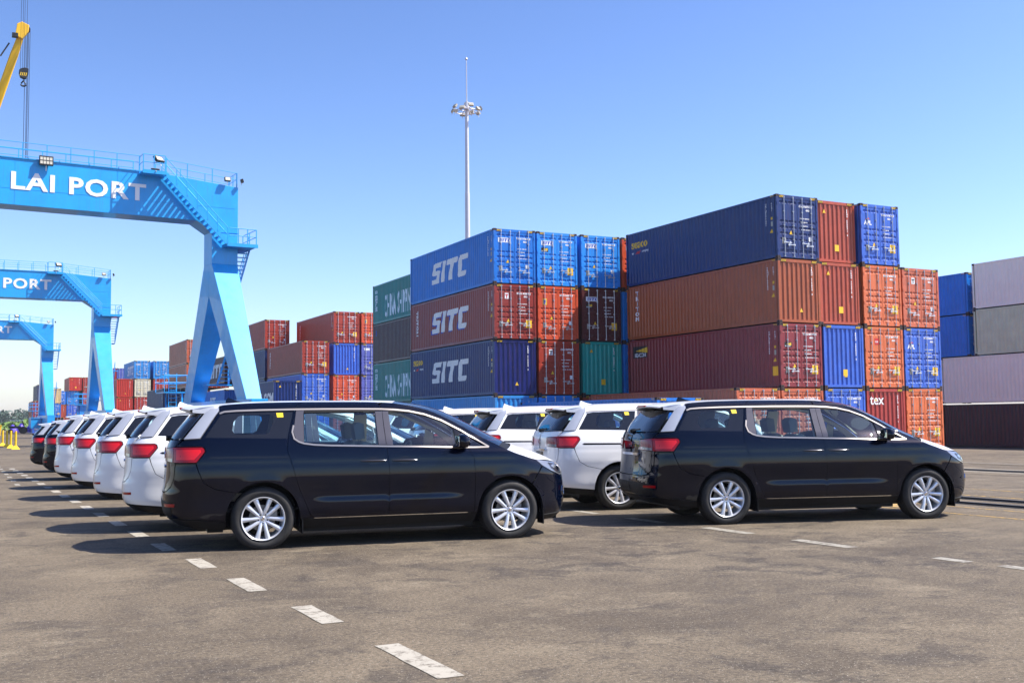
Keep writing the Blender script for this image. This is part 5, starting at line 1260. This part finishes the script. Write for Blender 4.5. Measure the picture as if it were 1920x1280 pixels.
for k in range(12):
    y0 = 4+k*4.6; b.add([(13.7,y0,.008),(13.7,y0+.2,.008),(14.6,y0+1.1,.008),(14.6,y0+.9,.008)], [(0,1,2,3)][::-1])
struct(b.obj('lane_marking', YP, None, fix=False))
b = MB()
for x in (15.25, 16.15):
    b.box((x-.03,-20,.0),(x+.04,240,.035), 1); b.box((x-.12,-20,.002),(x-.03,240,.008)); b.box((x+.04,-20,.002),(x+.12,240,.008))
struct(b.obj('crane_rail', [MT['steel_dark'], MT['steel_dark']], None))
b = MB(); b.box((26.2,-20,-.11),(26.55,90,-.052)); b.box((33.0-6.0,-20,-.13),(27.05,90,-.09)); struct(b.obj('kerb_strip', mat('pale_concrete', (.22,.19,.15), .85, var=.15, scale=2), None))

# grass bank and distant trees
def leafmat(n_, c): return mat(n_, c, .9, var=.35, scale=.3)
LF = [leafmat('grass_green', (.10,.17,.03)), leafmat('tree_green', (.035,.07,.03)), leafmat('far_tree_green', (.05,.085,.06))]
def tuft(x, y, h, w_, m, name, label, cat, group, nleaf=420, seed=1, kind=None):
    r = random.Random(seed); me = MB(); lobes = [(r.uniform(-.35,.35)*w_, r.uniform(-.3,.3)*w_, r.uniform(.45,.75)*h, r.uniform(.22,.36)*w_) for _ in range(7)]
    for k in range(nleaf):
        lx, ly, lz, lr = lobes[k % 7]; d = Vector((r.gauss(0,1), r.gauss(0,1), r.gauss(0,1))).normalized()*lr*r.random()**.4
        p = Vector((lx, ly, lz))+Vector((d.x, d.y, d.z*h/w_*.9)); s = .045*max(w_, h)*r.uniform(.6,1.4)
        a = Vector((r.gauss(0,1), r.gauss(0,1), r.gauss(0,1))).normalized(); c = a.cross(Vector((r.gauss(0,1), r.gauss(0,1), 1))).normalized()
        me.add([p-a*s, p+c*s, p+a*s, p-c*s], [(0,1,2,3)])
    t = thing(name, label, cat, (x, y, -.02), 0, group)
    me.obj('crown', m, t, fix=False)
    b = MB(); b.tube([(0,0,0),(.02*h,0,h*.35),(0,.01*h,h*.6)], [.035*h,.025*h,.01*h], 7); 
    for lx, ly, lz, lr in lobes[:4]: b.tube([(0,0,h*.3),(lx*.7,ly*.7,lz)], [.015*h,.005*h], 5)
    b.obj('trunk', MT['steel_dark'], t); return t
# ragged hedge-like mass far left (uncountable)
r = random.Random(11); me = MB()
for k in range(5200):
    px = r.uniform(-60, 60); d = r.uniform(330, 420); y = d; x = px+ -1
    hh = 1.4+1.6*math.sin(x*.13)+1.2*math.sin(x*.31+1); hh = max(.6, hh)*r.random()**.6*1.0; s = r.uniform(.25,.7)
    p = Vector((x, y, hh)); a = Vector((r.gauss(0,1), r.gauss(0,1), r.gauss(0,1))).normalized(); c = a.cross(Vector((0.3,r.gauss(0,1),1))).normalized()
    me.add([p-a*s, p+c*s, p+a*s, p-c*s], [(0,1,2,3)])
o = me.obj('undergrowth', LF[0], None, fix=False); o['kind'] = 'stuff'; o['label'] = 'light green scrub along the far edge of the yard'; o['category'] = 'scrub'
me = MB()
for k in range(7000):
    x = r.uniform(-260, 260); y = r.uniform(900, 1150); env = 5+4*math.sin(x*.021)+3*math.sin(x*.07+2)+2*math.sin(x*.2); hh = max(2, env)*r.random()**.55; s = r.uniform(1, 2.6)
    p = Vector((x, y, hh)); a = Vector((r.gauss(0,1), r.gauss(0,1), r.gauss(0,1))).normalized(); c = a.cross(Vector((0.3,r.gauss(0,1),1))).normalized()
    me.add([p-a*s, p+c*s, p+a*s, p-c*s], [(0,1,2,3)])
o = me.obj('far_woods', LF[2], None, fix=False); o['kind'] = 'stuff'; o['label'] = 'hazy band of trees on the horizon'; o['category'] = 'woods'
for k, (x, y, h, w_, lab) in enumerate(((3.2,402,7.5,4.5,'tall slim tree at the left edge on the horizon'),(22,560,9,11,'rounded far tree left of the tractor canopy'),(44,640,10,13,'broad far tree right of the tractor canopy'),(36,700,11,14,'broad hazy tree behind the tractor'),(12,620,9,10,'low hazy tree near the left edge'))):
    tuft(x, y, h, w_, LF[1 if k == 0 else 2], 'tree', lab, 'tree', 'trees on the horizon', 600, k)

# ---------------------------------------------------------------- air
b = MB(); b.box((-2500,-120,-1.5),(2500,2600,48)); hz = b.mesh('haze')
hm = bpy.data.materials.new('haze'); hm.use_nodes = True; n = hm.node_tree; n.nodes.clear()
o = n.nodes.new('ShaderNodeOutputMaterial'); v = n.nodes.new('ShaderNodeVolumePrincipled'); v.inputs['Color'].default_value = (.80,.88,1,1); v.inputs['Density'].default_value = .00016
n.links.new(v.outputs[0], o.inputs['Volume']); ho = link('haze', hz, None, hm); ho['kind'] = 'stuff'; ho['label'] = 'thin pale haze over the port'; ho['category'] = 'haze'
